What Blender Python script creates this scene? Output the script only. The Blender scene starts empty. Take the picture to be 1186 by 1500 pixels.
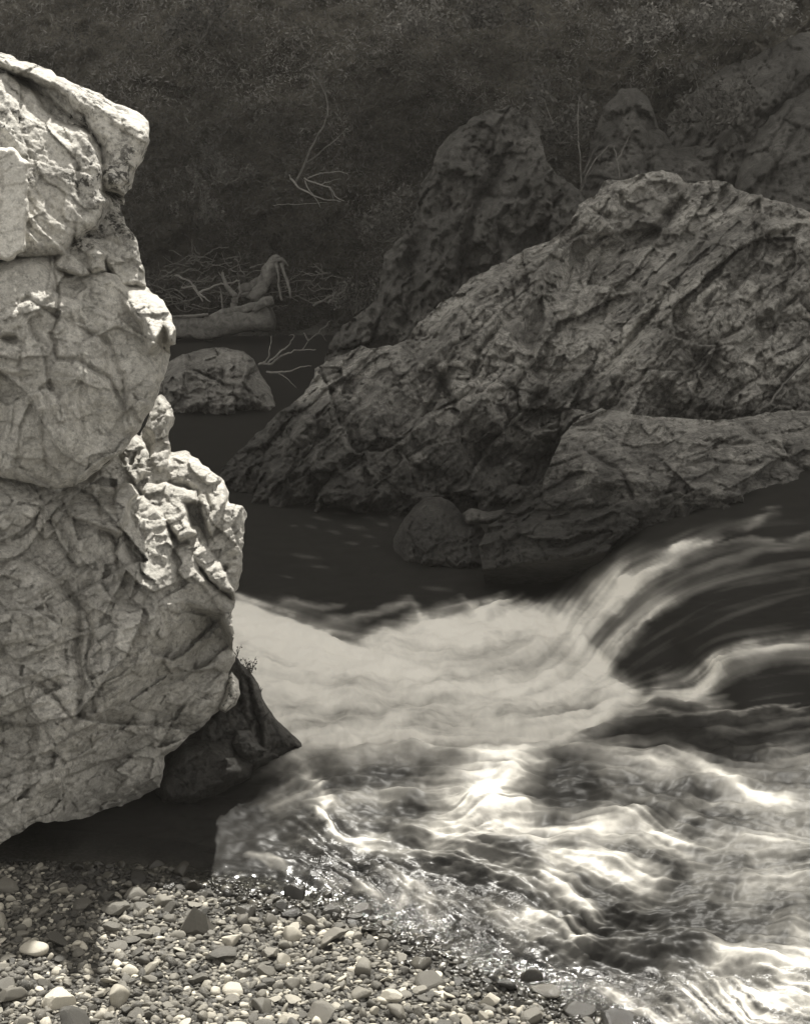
import bpy, math, random
import numpy as np
random.seed(7); rng = np.random.default_rng(11)
sc = bpy.context.scene
# ------------------------------------------------------------------ camera model (photo is 1186 x 1500)
H = 2.7; PITCH = math.radians(13); F = 2060.0
SP, CP = math.sin(PITCH), math.cos(PITCH)
cam = bpy.data.cameras.new("camera"); co = bpy.data.objects.new("camera", cam); sc.collection.objects.link(co)
co.location = (0, 0, H); co.rotation_euler = (math.radians(90) - PITCH, 0, 0)
cam.sensor_fit = 'VERTICAL'; cam.sensor_height = 36; cam.lens = F / 1500 * 36; cam.clip_end = 500; cam.clip_start = .05
sc.camera = co
def P(u, v, D):
    """point that lies D metres in front of the camera along the line towards (u, v)"""
    u = np.asarray(u, float); v = np.asarray(v, float); D = np.asarray(D, float)
    a = (u - 593) / F; b = (750 - v) / F
    return np.stack([D * a, D * (CP + b * SP), H + D * (b * CP - SP)], -1)
def Dz(v, z=0.0):
    b = (750 - np.asarray(v, float)) / F
    return (H - z) / np.maximum(SP - b * CP, 1e-3)
def ground(u, v, z=0.0): return P(u, v, Dz(v, z))
# ------------------------------------------------------------------ noise
PERM = np.random.default_rng(3).permutation(4096)
G3 = np.random.default_rng(4).normal(size=(4096, 3)); G3 /= np.linalg.norm(G3, axis=1)[:, None]
def hsh(i, j, k): return PERM[(PERM[(PERM[i & 4095] + j) & 4095] + k) & 4095]
def pn(x, y, z=0.0):
    x, y, z = np.broadcast_arrays(np.asarray(x, float), np.asarray(y, float), np.asarray(z, float))
    xi = np.floor(x).astype(int); yi = np.floor(y).astype(int); zi = np.floor(z).astype(int)
    xf, yf, zf = x - xi, y - yi, z - zi
    s = lambda t: t * t * t * (t * (t * 6 - 15) + 10)
    u, v, w = s(xf), s(yf), s(zf); out = 0
    for a in (0, 1):
        for b in (0, 1):
            for c in (0, 1):
                g = G3[hsh(xi + a, yi + b, zi + c)]
                d = g[..., 0] * (xf - a) + g[..., 1] * (yf - b) + g[..., 2] * (zf - c)
                out = out + d * (u if a else 1 - u) * (v if b else 1 - v) * (w if c else 1 - w)
    return out * 1.6
def fbm(x, y, z=0.0, o=5, g=.5, l=2.03, ridged=False):
    t = 0; a = 1; n = 0
    for i in range(o):
        p = pn(np.asarray(x) * l**i + 17.3 * i, np.asarray(y) * l**i - 9.1 * i, np.asarray(z) * l**i + 3.7 * i)
        if ridged: p = 1 - 2 * np.abs(p)
        t = t + a * p; n += a; a *= g
    return t / n
def voro(x, y, seed=0, jit=.9):
    """F1, F2, cell offset vector, cell hash for 2D cells"""
    xi = np.floor(x).astype(int); yi = np.floor(y).astype(int)
    f1 = np.full(x.shape, 9.); f2 = f1.copy(); ox = np.zeros(x.shape); oy = ox.copy(); ch = np.zeros(x.shape, int)
    for a in (-1, 0, 1):
        for b in (-1, 0, 1):
            h = hsh(xi + a, yi + b, np.full(x.shape, seed)); g = G3[h]
            px = xi + a + .5 + jit * .5 * g[..., 0]; py = yi + b + .5 + jit * .5 * g[..., 1]
            dx, dy = x - px, y - py; d = np.hypot(dx, dy)
            n = d < f1
            f2 = np.where(n, f1, np.minimum(f2, d)); ox = np.where(n, dx, ox); oy = np.where(n, dy, oy)
            ch = np.where(n, h, ch); f1 = np.where(n, d, f1)
    return f1, f2, ox, oy, ch
def sstep(a, b, x):
    t = np.clip((x - a) / (b - a), 0, 1); return t * t * (3 - 2 * t)
def seg_d(u, v, pts, closed=False):
    """distance to a polyline, with nearest point and parameter along it"""
    pts = np.asarray(pts, float); n = len(pts); best = np.full(u.shape, 1e9); qx = np.zeros(u.shape); qy = qx.copy(); par = qx.copy()
    m = n if closed else n - 1
    for i in range(m):
        a = pts[i]; b = pts[(i + 1) % n]; e = b - a; L = max(e @ e, 1e-9)
        t = np.clip(((u - a[0]) * e[0] + (v - a[1]) * e[1]) / L, 0, 1)
        X = a[0] + t * e[0]; Y = a[1] + t * e[1]; d = np.hypot(u - X, v - Y); k = d < best
        best = np.where(k, d, best); qx = np.where(k, X, qx); qy = np.where(k, Y, qy); par = np.where(k, (i + t) / m, par)
    return best, qx, qy, par
def inside(u, v, pts):
    pts = np.asarray(pts, float); r = np.zeros(u.shape, bool); n = len(pts)
    for i in range(n):
        x1, y1 = pts[i]; x2, y2 = pts[(i + 1) % n]
        if y1 == y2: continue
        c = ((y1 > v) != (y2 > v)) & (u < (x2 - x1) * (v - y1) / (y2 - y1) + x1); r ^= c
    return r
def sd(u, v, pts):
    d, qx, qy, _ = seg_d(u, v, pts, True); return np.where(inside(u, v, pts), d, -d), qx, qy
def jag(pts, amp, step=6, seed=0.0, sc_=22.):
    pts = np.asarray(pts, float); out = []; s = 0
    for i in range(len(pts)):
        a, b = pts[i], pts[(i + 1) % len(pts)]; e = b - a; L = np.hypot(*e)
        if L > 400: out.append(a); continue
        k = max(1, int(L / step)); nrm = np.array([e[1], -e[0]]) / max(L, 1e-6)
        for j in range(k):
            p = a + e * j / k; s += L / k
            o = float(fbm(s / sc_, seed * 3.1, 5.5, 4, .6)); out.append(p + nrm * amp * o * 1.6)
    return np.array(out)
# ------------------------------------------------------------------ object helpers
def mesh(name, V, Fc, mat=None, parent=None, smooth=True, uv=None, attrs=None):
    me = bpy.data.meshes.new(name); V = np.asarray(V, np.float32)
    if isinstance(Fc, np.ndarray):
        k = Fc.shape[1]; me.vertices.add(len(V)); me.vertices.foreach_set('co', V.ravel())
        me.loops.add(Fc.size); me.loops.foreach_set('vertex_index', Fc.ravel().astype(np.int32))
        me.polygons.add(len(Fc)); me.polygons.foreach_set('loop_start', np.arange(0, Fc.size, k, dtype=np.int32))
        me.update(calc_edges=True)
    else: me.from_pydata(V.tolist(), [], Fc); me.update()
    me.validate()
    if smooth: me.polygons.foreach_set('use_smooth', np.ones(len(me.polygons), bool))
    for k_, a in (attrs or {}).items():
        at = me.attributes.new(k_, 'FLOAT', 'POINT'); at.data.foreach_set('value', np.asarray(a, np.float32).ravel())
    if mat: me.materials.append(mat)
    o = bpy.data.objects.new(name, me); sc.collection.objects.link(o)
    if parent is not None: o.parent = parent
    return o
def tag(o, label=None, cat=None, group=None, kind=None):
    for k, x in (('label', label), ('category', cat), ('group', group), ('kind', kind)):
        if x: o[k] = x
    return o
def empty(name, loc, label, cat, group=None):
    o = bpy.data.objects.new(name, None); o.location = [float(t) for t in loc]; o.empty_display_size = .1
    sc.collection.objects.link(o); return tag(o, label, cat, group)
def adopt(o, root):
    """parent a part whose mesh is in world coordinates to its thing"""
    o.data.transform(__import__('mathutils').Matrix.Translation([-c for c in root.location])); o.parent = root; return o
def gridf(nr, nc, keep=None):
    i = np.arange(nr * nc).reshape(nr, nc)
    f = np.stack([i[:-1, :-1], i[1:, :-1], i[1:, 1:], i[:-1, 1:]], -1)
    return f.reshape(-1, 4) if keep is None else f[keep]
# ------------------------------------------------------------------ materials
class NT:
    def __init__(s, name):
        s.m = bpy.data.materials.new(name); s.m.use_nodes = True; s.t = s.m.node_tree
        for n in list(s.t.nodes): s.t.nodes.remove(n)
        s.out = s.n('ShaderNodeOutputMaterial'); s.tc = s.n('ShaderNodeTexCoord')
    def n(s, ty, **k):
        n = s.t.nodes.new(ty)
        for a, b in k.items():
            if a.startswith('i_'):
                kk = a[2:].replace('_', ' '); kk = int(kk) if kk.isdigit() else kk
                if hasattr(b, 'is_linked') or isinstance(b, bpy.types.NodeSocket): s.t.links.new(b, n.inputs[kk])
                else: n.inputs[kk].default_value = b
            else: setattr(n, a, b)
        return n
    def noise(s, scale, detail=6, rough=.6, vec=None, dist=0.0):
        n = s.n('ShaderNodeTexNoise'); n.inputs['Scale'].default_value = scale; n.inputs['Detail'].default_value = detail
        n.inputs['Roughness'].default_value = rough; n.inputs['Distortion'].default_value = dist
        s.t.links.new(vec or s.tc.outputs['Object'], n.inputs['Vector']); return n.outputs['Fac']
    def ramp(s, fac, *stops):
        r = s.n('ShaderNodeValToRGB'); e = r.color_ramp.elements
        while len(e) < len(stops): e.new(.5)
        for i, (p, c) in enumerate(stops):
            e[i].position = p; c = c if hasattr(c, '__len__') else warm(c); e[i].color = (*c, 1)
        s.t.links.new(fac, r.inputs[0]); return r.outputs[0]
    def mix(s, fac, a, b, mode='MIX'):
        m = s.n('ShaderNodeMix', data_type='RGBA', blend_type=mode)
        for sock, x in ((m.inputs[0], fac), (m.inputs[6], a), (m.inputs[7], b)):
            if isinstance(x, bpy.types.NodeSocket): s.t.links.new(x, sock)
            else: sock.default_value = x if not hasattr(x, '__len__') else (*x, 1)
        return m.outputs[2]
    def math(s, op, a, b=0.0, c=None):
        m = s.n('ShaderNodeMath', operation=op)
        for i, x in enumerate((a, b) if c is None else (a, b, c)):
            if isinstance(x, bpy.types.NodeSocket): s.t.links.new(x, m.inputs[i])
            else: m.inputs[i].default_value = x
        return m.outputs[0]
    def bump(s, h, strength=.5, dist=.01, prev=None):
        b = s.n('ShaderNodeBump'); b.inputs['Strength'].default_value = strength; b.inputs['Distance'].default_value = dist
        s.t.links.new(h, b.inputs['Height'])
        if prev is not None: s.t.links.new(prev, b.inputs['Normal'])
        return b.outputs[0]
    def bsdf(s, col, rough=.8, nrm=None, spec=.3):
        p = s.n('ShaderNodeBsdfPrincipled')
        for k, x in (('Base Color', col), ('Roughness', rough), ('Normal', nrm), ('Specular IOR Level', spec)):
            if x is None: continue
            if isinstance(x, bpy.types.NodeSocket): s.t.links.new(x, p.inputs[k])
            else: p.inputs[k].default_value = x if not hasattr(x, '__len__') else (*x, 1)
        return p
    def done(s, sh): s.t.links.new(sh.outputs[0] if hasattr(sh, 'outputs') else sh, s.out.inputs[0]); return s.m
def warm(g): return (g * 1.035, g * 1.0, g * .91)
def rock_mat(name, lo, mid, hi, scale=2.0, spots=0.0, bumpd=.012, veins=.4, rough=.85, fine=30., wet=None):
    s = NT(name)
    base = s.ramp(s.noise(scale, 8, .62, dist=.4), (.28, lo), (.5, mid), (.72, hi))
    w = s.noise(scale * 2.3, 3, .6)
    # mineral veins and stain lines
    vn = s.n('ShaderNodeTexNoise'); vn.inputs['Scale'].default_value = scale * 1.4; vn.inputs['Detail'].default_value = 7; vn.inputs['Distortion'].default_value = 1.4
    s.t.links.new(s.tc.outputs['Object'], vn.inputs['Vector'])
    ab = s.math('ABSOLUTE', s.math('SUBTRACT', vn.outputs['Fac'], .5)); vein = s.math('SUBTRACT', 1.0, s.math('SMOOTHSTEP' if False else 'MULTIPLY', ab, 28.0)); vein = s.math('MAXIMUM', vein, 0.0)
    col = s.mix(s.math('MULTIPLY', vein, veins), base, warm(lo * .45))
    pit = s.noise(fine * 1.2, 5, .7)
    col = s.mix(s.ramp(pit, (.36, (.55,) * 3), (.5, (0,) * 3)), col, warm(lo * .5))
    col = s.mix(1.0, col, s.ramp(s.noise(fine * 4, 4, .8), (.3, (.72,) * 3), (.7, (1.22,) * 3)), 'MULTIPLY')
    if spots:
        vo = s.noise(scale * 9, 5, .75); m1 = s.noise(scale * 1.1, 2, .5)
        f = s.math('MULTIPLY', s.ramp(vo, (.5, (0,) * 3), (.56, (1,) * 3)), s.ramp(m1, (.42, (0,) * 3), (.55, (1,) * 3)))
        col = s.mix(s.math('MULTIPLY', f, spots), col, warm(.06))
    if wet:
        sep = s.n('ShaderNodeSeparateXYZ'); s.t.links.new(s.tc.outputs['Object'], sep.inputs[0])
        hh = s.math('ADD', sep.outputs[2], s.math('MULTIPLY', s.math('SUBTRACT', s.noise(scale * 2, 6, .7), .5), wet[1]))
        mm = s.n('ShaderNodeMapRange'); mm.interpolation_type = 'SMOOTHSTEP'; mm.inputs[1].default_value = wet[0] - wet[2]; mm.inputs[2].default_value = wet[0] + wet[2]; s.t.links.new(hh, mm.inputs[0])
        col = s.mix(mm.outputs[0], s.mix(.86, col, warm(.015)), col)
    b = s.bump(s.noise(scale * 5, 9, .68), .8, bumpd * 3)
    b = s.bump(s.noise(fine, 8, .7), .7, bumpd, b)
    return s.done(s.bsdf(col, rough, b, .25))
M = {}
def zone(s):   # slope colour darker low down and paler higher up, with noise
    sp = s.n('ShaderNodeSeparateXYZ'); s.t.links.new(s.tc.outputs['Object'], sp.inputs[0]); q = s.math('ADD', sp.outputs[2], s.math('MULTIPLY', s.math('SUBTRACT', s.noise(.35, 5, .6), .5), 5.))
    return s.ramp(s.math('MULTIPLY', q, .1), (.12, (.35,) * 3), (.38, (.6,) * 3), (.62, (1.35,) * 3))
M['lime'] = rock_mat('pale_limestone', .38, .6, .75, 2.2, .95, .014, .2, fine=34.)
M['lime3'] = rock_mat('stained_limestone', .32, .54, .72, 1.4, .3, .018, .3, fine=26.)
M['slab'] = rock_mat('white_limestone_slab', .56, .66, .74, 1.5, .1, .006, .15, fine=30.)
M['lime2'] = rock_mat('pale_limestone_smooth', .54, .68, .78, 1.5, .25, .014, .22, fine=30.)
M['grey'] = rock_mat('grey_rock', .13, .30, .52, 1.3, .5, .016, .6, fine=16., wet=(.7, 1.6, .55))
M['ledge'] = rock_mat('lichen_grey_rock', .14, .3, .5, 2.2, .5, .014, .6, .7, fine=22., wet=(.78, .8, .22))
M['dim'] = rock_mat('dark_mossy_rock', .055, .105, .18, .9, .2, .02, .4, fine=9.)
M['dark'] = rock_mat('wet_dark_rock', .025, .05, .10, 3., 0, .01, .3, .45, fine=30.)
M['bould'] = rock_mat('far_boulder_rock', .11, .22, .34, 1.5, .2, .012, .5, fine=14.)
# ------------------------------------------------------------------ relief rocks: real solids with front and back
def relief(name, poly, base, slabs=(), cracks=(), mat=None, step=2.2, jagamp=3, seed=1.0, facet=(.06, 9.), rough=.05,
           grain=None, back=1.2, strata=(.012, 9.), ka=.5, crk=.45, keel=None, fine=.006):
    """poly: outline; base: dict(d, gv, gu, r, a) main body; slabs: blocks standing proud of the body; depths in metres"""
    J = jag(poly, jagamp, 5, seed)
    u0, v0 = J.min(0) - step; u1, v1 = J.max(0) + step
    uu = np.arange(u0, u1 + step, step); vv = np.arange(v0, v1 + step, step)
    U, V = np.meshgrid(uu, vv); s0, qx, qy = sd(U, V, J)
    ins = s0 > 0
    cell = ins[:-1, :-1] | ins[1:, :-1] | ins[1:, 1:] | ins[:-1, 1:]
    U = np.where(ins, U, qx); V = np.where(ins, V, qy); s0 = np.maximum(s0, 0)
    d0 = base['d']; m = d0 / F                        # metres per pixel
    X = U * m; Z = V * m
    wu = U + 9 * fbm(U / 60., V / 60., seed, 5, .6); wv = V + 9 * fbm(U / 60. + 9, V / 60., seed, 5, .6)
    def prof(s, r): t = np.clip(s / r, 0, 1); return .45 * (1 - np.sqrt(np.maximum(0, 1 - (1 - t)**2))) + .55 * (1 - t)**1.3
    D = d0 + base.get('gu', 0) * (U - base.get('cu', 593)) / 100 - base.get('gv', 0) * (V - base.get('cv', 600)) / 100 + base.get('a', .4) * prof(s0, base.get('r', 60))
    if 'pts' in base:   # control points of the body: (u, v, depth)
        w = 0; t = 0
        for (a, b, c) in base['pts']:
            q = 1 / ((U - a)**2 + (V - b)**2 + 40.**2)**1.6; w = w + q; t = t + q * c
        D = t / w + base.get('a', .4) * prof(s0, base.get('r', 60))
    for sl in slabs:
        ss, _, _ = sd(wu, wv, jag(sl['p'], sl.get('j', 3), 7, seed + sl['d'])); c = np.mean(np.clip(sl['p'], -100, 1300), 0)
        ds = sl['d'] + sl.get('gu', 0) * (U - c[0]) / 100 - sl.get('gv', 0) * (V - c[1]) / 100
        ds = ds + np.where(ss > 0, ka * sl.get('a', .12) * prof(ss, .6 * sl.get('r', 18)), ka * sl.get('a', .12) + (-ss) * sl.get('st', .035))
        k = .008; h = np.clip(.5 + .5 * (D - ds) / k, 0, 1); D = D * (1 - h) + ds * h - k * h * (1 - h)
    for (pts, w, dep) in cracks:
        d, _, _, par = seg_d(wu, wv, pts); tp = np.sqrt(np.clip(np.minimum(par, 1 - par) * 5, 0, 1))
        D = D + (dep if dep < .1 else .1 + .55 * (dep - .1)) * tp * np.exp(-(d / w)**1.5)
    # faceted, fractured surface
    A, S = facet
    if grain:
        ang, asp = grain; ca, sa = math.cos(math.radians(ang)), math.sin(math.radians(ang))
        Xr = (X * ca + Z * sa) / asp; Zr = -X * sa + Z * ca
    else: Xr, Zr = X, Z
    n0 = fbm(X * 1.3, Z * 1.3, seed + 31, 4)
    W1 = fbm(X * 1.5, Z * 1.5, seed + 3, 3) * .22; W2 = fbm(X * 1.5 + 5, Z * 1.5, seed + 8, 3) * .22
    for k, (fa, fs) in enumerate(((A, S), (A * .55, S * 2.3), (A * .32, S * 5.1), (A * .16, S * 10.7))):
        f1, f2, ox, oy, ch = voro((Xr + W1 * .6) * fs / 3, (Zr + W2 * .6) * fs / 3, int(seed * 10) + k); g = G3[ch]
        D = D + fa * (g[..., 0] * ox + g[..., 1] * oy + .5 * g[..., 2]) * 1.6 + fa * crk * np.exp(-((f2 - f1) / .06)**2) * sstep(-.3, .3, n0)
    n1 = fbm(Xr * 2.2 + W1, Zr * 2.2 + W2, seed, 7, .6); n2 = fbm(Xr * 4.4 + W2, Zr * 4.4, seed + 20, 6, .62, ridged=True)
    D = D + rough * (1.2 * n1 - .6 * n2) + fine * 2.4 * fbm(X * 18, Z * 18, seed, 5, .68)
    # bedding planes: small sharp steps
    q = (Zr + .12 * n1) * strata[1]; D = D + strata[0] * (q - np.floor(q)) * (.6 + .8 * n0)
    if keel is not None: D = np.maximum(D, np.interp(V, keel[0], keel[1]) + .04 * n1 - 1.2 * sstep(keel[2], keel[2] + 60, U))
    nr, nc = U.shape; front = P(U, V, D)
    Db = np.where(ins, D + 1e-3 + back * (1 - prof(s0, 90 if back > .8 else 30)) * (.9 + .25 * fbm(X, Z, seed + 2, 3)), D)
    backv = P(U, V, Db)
    F1 = gridf(nr, nc, cell); idx = np.arange(nr * nc).reshape(nr, nc)
    # outline vertices are shared between front and back
    bmap = np.where(ins.ravel(), np.arange(nr * nc) + nr * nc, np.arange(nr * nc))
    F2 = bmap[F1][:, ::-1]
    VV = np.concatenate([front.reshape(-1, 3), backv.reshape(-1, 3)]); FF = np.concatenate([F1, F2])
    used = np.zeros(len(VV), bool); used[FF.ravel()] = True; re = np.cumsum(used) - 1
    return mesh(name, VV[used], re[FF], mat)

FAST_STEP = 1.0
# ---------------------------------------- left: the pale limestone outcrop
root = empty('limestone_outcrop', ground(0, 1240), 'huge pale limestone outcrop of stacked blocks overhanging the left shore', 'rock')
up = relief('upper_block', [(-400, 70), (-150, 55), (0, 75), (25, 86), (70, 100), (84, 110), (110, 122), (150, 139), (165, 152), (205, 166), (218, 178), (220, 200), (212, 226), (199, 250), (192, 275), (181, 287), (183, 300), (174, 298), (186, 328), (200, 350), (205, 372), (211, 400), (214, 424), (180, 430), (60, 420), (-400, 440)],
    dict(d=6.3, pts=[(0, 75, 6.6), (0, 250, 6.1), (110, 160, 6.35), (200, 200, 6.45), (200, 380, 6.3), (0, 400, 6.2), (-400, 200, 6.4)], r=13, a=.1),
    slabs=[dict(p=[(-60, 62), (0, 82), (60, 104), (110, 126), (160, 154), (217, 180), (219, 202), (196, 255), (182, 286), (152, 272), (146, 215), (128, 172), (80, 130), (0, 100)], d=6.18, gv=.12, gu=.05, r=26, a=.22),
           dict(p=[(-50, 98), (10, 112), (50, 140), (78, 176), (132, 198), (146, 232), (150, 274), (156, 294), (138, 330), (108, 350), (80, 250), (20, 140)], d=6.08, gv=.16, r=16, a=.14),
           dict(p=[(-400, 108), (0, 118), (52, 168), (108, 210), (121, 250), (112, 330), (92, 368), (40, 376), (-400, 380)], d=5.93, gv=.15, gu=.06, r=24, a=.2),
           dict(p=[(132, 300), (160, 290), (176, 300), (192, 336), (200, 352), (206, 372), (213, 420), (176, 420), (150, 376), (124, 345)], d=6.16, gv=.2, r=12, a=.12),
           dict(p=[(90, 362), (112, 348), (138, 352), (152, 370), (150, 392), (126, 402), (80, 392)], d=5.98, gv=.35, r=10, a=.08),
           dict(p=[(126, 372), (140, 364), (152, 374), (150, 394), (136, 400)], d=5.88, gv=.1, r=9, a=.07)],
    cracks=[([(0, 100), (50, 128), (90, 160), (130, 190), (148, 240)], 3, .06), ([(110, 126), (150, 160), (215, 182)], 4, -.03), ([(150, 280), (165, 284), (182, 290)], 3, .1)],
    mat=M['lime'], step=1.8, jagamp=4, seed=1.3, facet=(.035, 9.), rough=.045, grain=(35, 1.7), back=1.0, crk=.2)
sl = relief('pale_slab', [(-160, 214), (0, 216), (20, 217), (32, 226), (41, 238), (42, 262), (40, 300), (41, 330), (37, 370), (16, 383), (-10, 380), (-160, 384)],
    dict(d=5.55, gv=.02, r=5, a=.06), mat=M['slab'], step=1.8, jagamp=6, seed=2.2, facet=(.008, 8.), rough=.012, back=.3)
mid = relief('middle_block', [(-400, 350), (0, 384), (30, 378), (66, 372), (84, 368), (96, 392), (130, 396), (175, 404), (213, 420), (238, 440), (252, 462), (258, 484), (257, 503), (247, 506), (250, 520), (241, 550), (228, 588), (206, 628), (182, 660), (152, 682), (130, 700), (108, 712), (80, 717), (50, 710), (0, 698), (-400, 690)],
    dict(d=5.7, pts=[(0, 384, 5.8), (0, 430, 5.64), (60, 400, 5.8), (100, 380, 6.25), (210, 420, 6.35), (250, 490, 6.15), (60, 440, 5.66), (160, 460, 5.85), (130, 425, 5.9), (200, 470, 6.0), (0, 520, 5.6), (100, 540, 5.62), (200, 540, 5.8), (180, 620, 5.85), (60, 640, 5.62), (0, 700, 5.72), (80, 712, 5.8), (-400, 500, 5.6)], r=15, a=.1),
    slabs=[dict(p=[(84, 372), (104, 392), (140, 402), (180, 412), (214, 428), (243, 446), (256, 480), (250, 500), (240, 470), (228, 505), (210, 470), (170, 435), (120, 412), (92, 405)], d=6.0, gv=.75, r=8, a=.06)],
    cracks=[([(0, 456), (40, 434), (84, 468), (76, 494), (88, 526), (120, 530), (160, 558), (180, 592), (186, 622)], 3.2, .045),
            ([(76, 385), (86, 420), (84, 468)], 3, .05), ([(84, 468), (120, 480), (160, 505), (180, 560), (188, 620)], 3.5, .035), ([(115, 500), (122, 530), (118, 600), (122, 660)], 3, .02),
            ([(0, 498), (30, 498)], 5, .1), ([(36, 500), (30, 520), (24, 545)], 3, .03), ([(62, 600), (64, 640), (70, 690)], 3, .025), ([(200, 452), (222, 490), (232, 512)], 3, .05),
            ([(0, 545), (30, 556), (60, 552)], 4, .03)],
    mat=M['lime2'], step=1.8, jagamp=4, seed=3.1, facet=(.055, 5.), rough=.045, back=1.1, crk=.12, strata=(.02, 5.))
low = relief('lower_block', [(-400, 660), (0, 680), (90, 690), (128, 700), (160, 676), (180, 650), (196, 634), (206, 640), (216, 612), (222, 586), (236, 578), (250, 592), (256, 612), (248, 640), (250, 662), (272, 660), (290, 672), (308, 690), (328, 704), (336, 722), (336, 738), (354, 742), (360, 752), (357, 790), (355, 836), (346, 868), (344, 884), (338, 900), (343, 928), (338, 950), (344, 968), (336, 985), (330, 1024), (303, 1058), (271, 1086), (243, 1108), (236, 1156), (187, 1176), (126, 1199), (60, 1204), (33, 1218), (0, 1238), (-400, 1270)],
    dict(d=6.2, pts=[(0, 690, 5.95), (120, 705, 6.15), (240, 600, 6.75), (240, 690, 6.5), (350, 760, 6.6), (340, 900, 6.4), (250, 800, 6.3), (330, 1000, 6.35), (250, 1080, 6.35), (200, 1000, 6.1), (100, 1000, 5.95), (0, 900, 5.8), (0, 1100, 5.9), (120, 1190, 6.25), (0, 1236, 5.95), (-400, 1000, 5.8)], r=22, a=.16),
    slabs=[dict(p=[(226, 600), (236, 582), (248, 594), (254, 612), (247, 634), (249, 676), (236, 690), (222, 676), (224, 640), (214, 622)], d=6.5, gv=.1, r=10, a=.1),
           dict(p=[(176, 650), (196, 636), (214, 648), (222, 664), (216, 690), (200, 708), (186, 690)], d=6.38, gv=.2, r=9, a=.1),
           dict(p=[(236, 684), (252, 664), (290, 676), (328, 706), (334, 738), (310, 780), (288, 720), (250, 706)], d=6.42, gv=.35, r=12, a=.1),
           dict(p=[(296, 742), (332, 732), (356, 744), (358, 756), (354, 836), (344, 866), (322, 850), (300, 800)], d=6.34, gv=.06, r=14, a=.14),
           dict(p=[(200, 712), (240, 708), (288, 722), (290, 738), (268, 736), (284, 780), (262, 790), (240, 760)], d=6.22, gv=.3, r=10, a=.1),
           dict(p=[(256, 800), (280, 796), (292, 832), (320, 870), (343, 890), (340, 940), (322, 900), (270, 890), (252, 850)], d=6.12, gv=.2, r=12, a=.1),
           dict(p=[(268, 744), (286, 752), (300, 790), (330, 840), (340, 874), (320, 860), (292, 826), (272, 790)], d=6.24, gv=.3, r=9, a=.08),
           dict(p=[(186, 730), (212, 726), (240, 752), (252, 800), (248, 850), (230, 830), (206, 800), (192, 770)], d=6.12, gv=.1, r=12, a=.12),
           dict(p=[(96, 712), (118, 706), (190, 712), (200, 724), (186, 748), (172, 778), (100, 752), (90, 735)], d=5.98, gv=.8, r=6, a=.05, j=4),
           dict(p=[(-400, 706), (0, 714), (60, 735), (107, 756), (150, 768), (176, 786), (203, 830), (233, 849), (252, 884), (240, 930), (224, 956), (177, 1022), (140, 1054), (93, 1110), (64, 1168), (60, 1203), (0, 1236), (-400, 1260)], d=5.78, gv=.03, gu=.06, r=30, a=.14, st=.006),
           dict(p=[(-400, 800), (0, 810), (60, 830), (98, 872), (92, 930), (96, 985), (70, 1040), (-400, 1060)], d=5.64, gv=-.02, gu=.08, r=26, a=.1, st=.006)],
    cracks=[([(0, 810), (50, 822), (90, 858), (118, 890), (112, 950), (122, 1010), (100, 1080)], 6, .07), ([(120, 890), (136, 920), (126, 980), (150, 1010)], 4, .05),
            ([(140, 700), (150, 760), (170, 800), (180, 860)], 4, .05), ([(50, 735), (90, 780), (110, 830)], 5, .04), ([(107, 716), (190, 722)], 2.5, .03), ([(105, 730), (180, 738)], 2.5, .03), ([(110, 744), (178, 752)], 2.5, .03),
            ([(180, 1024), (250, 1000), (330, 960)], 2.5, .03), ([(200, 1080), (260, 1040), (320, 1010)], 2.5, .02), ([(230, 880), (250, 930), (230, 1000)], 4, .03), ([(60, 1110), (120, 1100), (200, 1060)], 3, .03),
            ([(300, 720), (312, 745), (302, 770)], 2.5, .04), ([(0, 985), (60, 1000), (110, 1060)], 4, .04)],
    mat=M['lime3'], step=1.8, jagamp=4.5, seed=4.7, facet=(.085, 6.), crk=.15, rough=.07, grain=(-28, 1.5), back=.9)
for o in (up, sl, mid, low): adopt(o, root)
sl['label'] = 'smooth white slab at the left edge of the upper block'; low['label'] = 'stained lower block with broken ledges on its right side'

# ---------------------------------------- rocks at the foot of the outcrop
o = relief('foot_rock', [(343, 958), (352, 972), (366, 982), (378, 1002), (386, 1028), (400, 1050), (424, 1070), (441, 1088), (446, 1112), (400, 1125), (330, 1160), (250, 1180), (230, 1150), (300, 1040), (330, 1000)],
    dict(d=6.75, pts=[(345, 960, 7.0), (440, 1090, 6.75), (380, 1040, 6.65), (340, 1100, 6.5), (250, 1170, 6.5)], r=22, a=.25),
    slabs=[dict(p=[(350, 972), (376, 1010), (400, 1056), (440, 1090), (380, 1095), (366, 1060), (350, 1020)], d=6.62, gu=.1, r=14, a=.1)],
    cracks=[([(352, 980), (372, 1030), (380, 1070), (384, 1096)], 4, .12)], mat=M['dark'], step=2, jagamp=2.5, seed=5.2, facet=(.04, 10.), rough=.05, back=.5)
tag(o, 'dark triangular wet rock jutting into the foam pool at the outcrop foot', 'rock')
o = relief('wedged_stone', [(330, 996), (340, 984), (349, 996), (352, 1016), (346, 1032), (330, 1044), (318, 1038), (326, 1016)], dict(d=6.45, gv=.1, cv=1020, r=10, a=.12), mat=M['lime'], step=1.4, jagamp=1.2, seed=6.1, facet=(.02, 12.), rough=.03, back=.2)
tag(o, 'small pale stone wedged between the outcrop and the dark triangular rock', 'stone')
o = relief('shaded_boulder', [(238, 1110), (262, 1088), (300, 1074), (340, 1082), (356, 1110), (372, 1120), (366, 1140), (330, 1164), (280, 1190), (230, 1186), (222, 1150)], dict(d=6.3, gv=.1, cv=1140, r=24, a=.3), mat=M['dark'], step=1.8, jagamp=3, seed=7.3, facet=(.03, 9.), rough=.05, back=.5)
tag(o, 'rounded dark boulder in deep shade under the limestone overhang', 'boulder')
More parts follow.
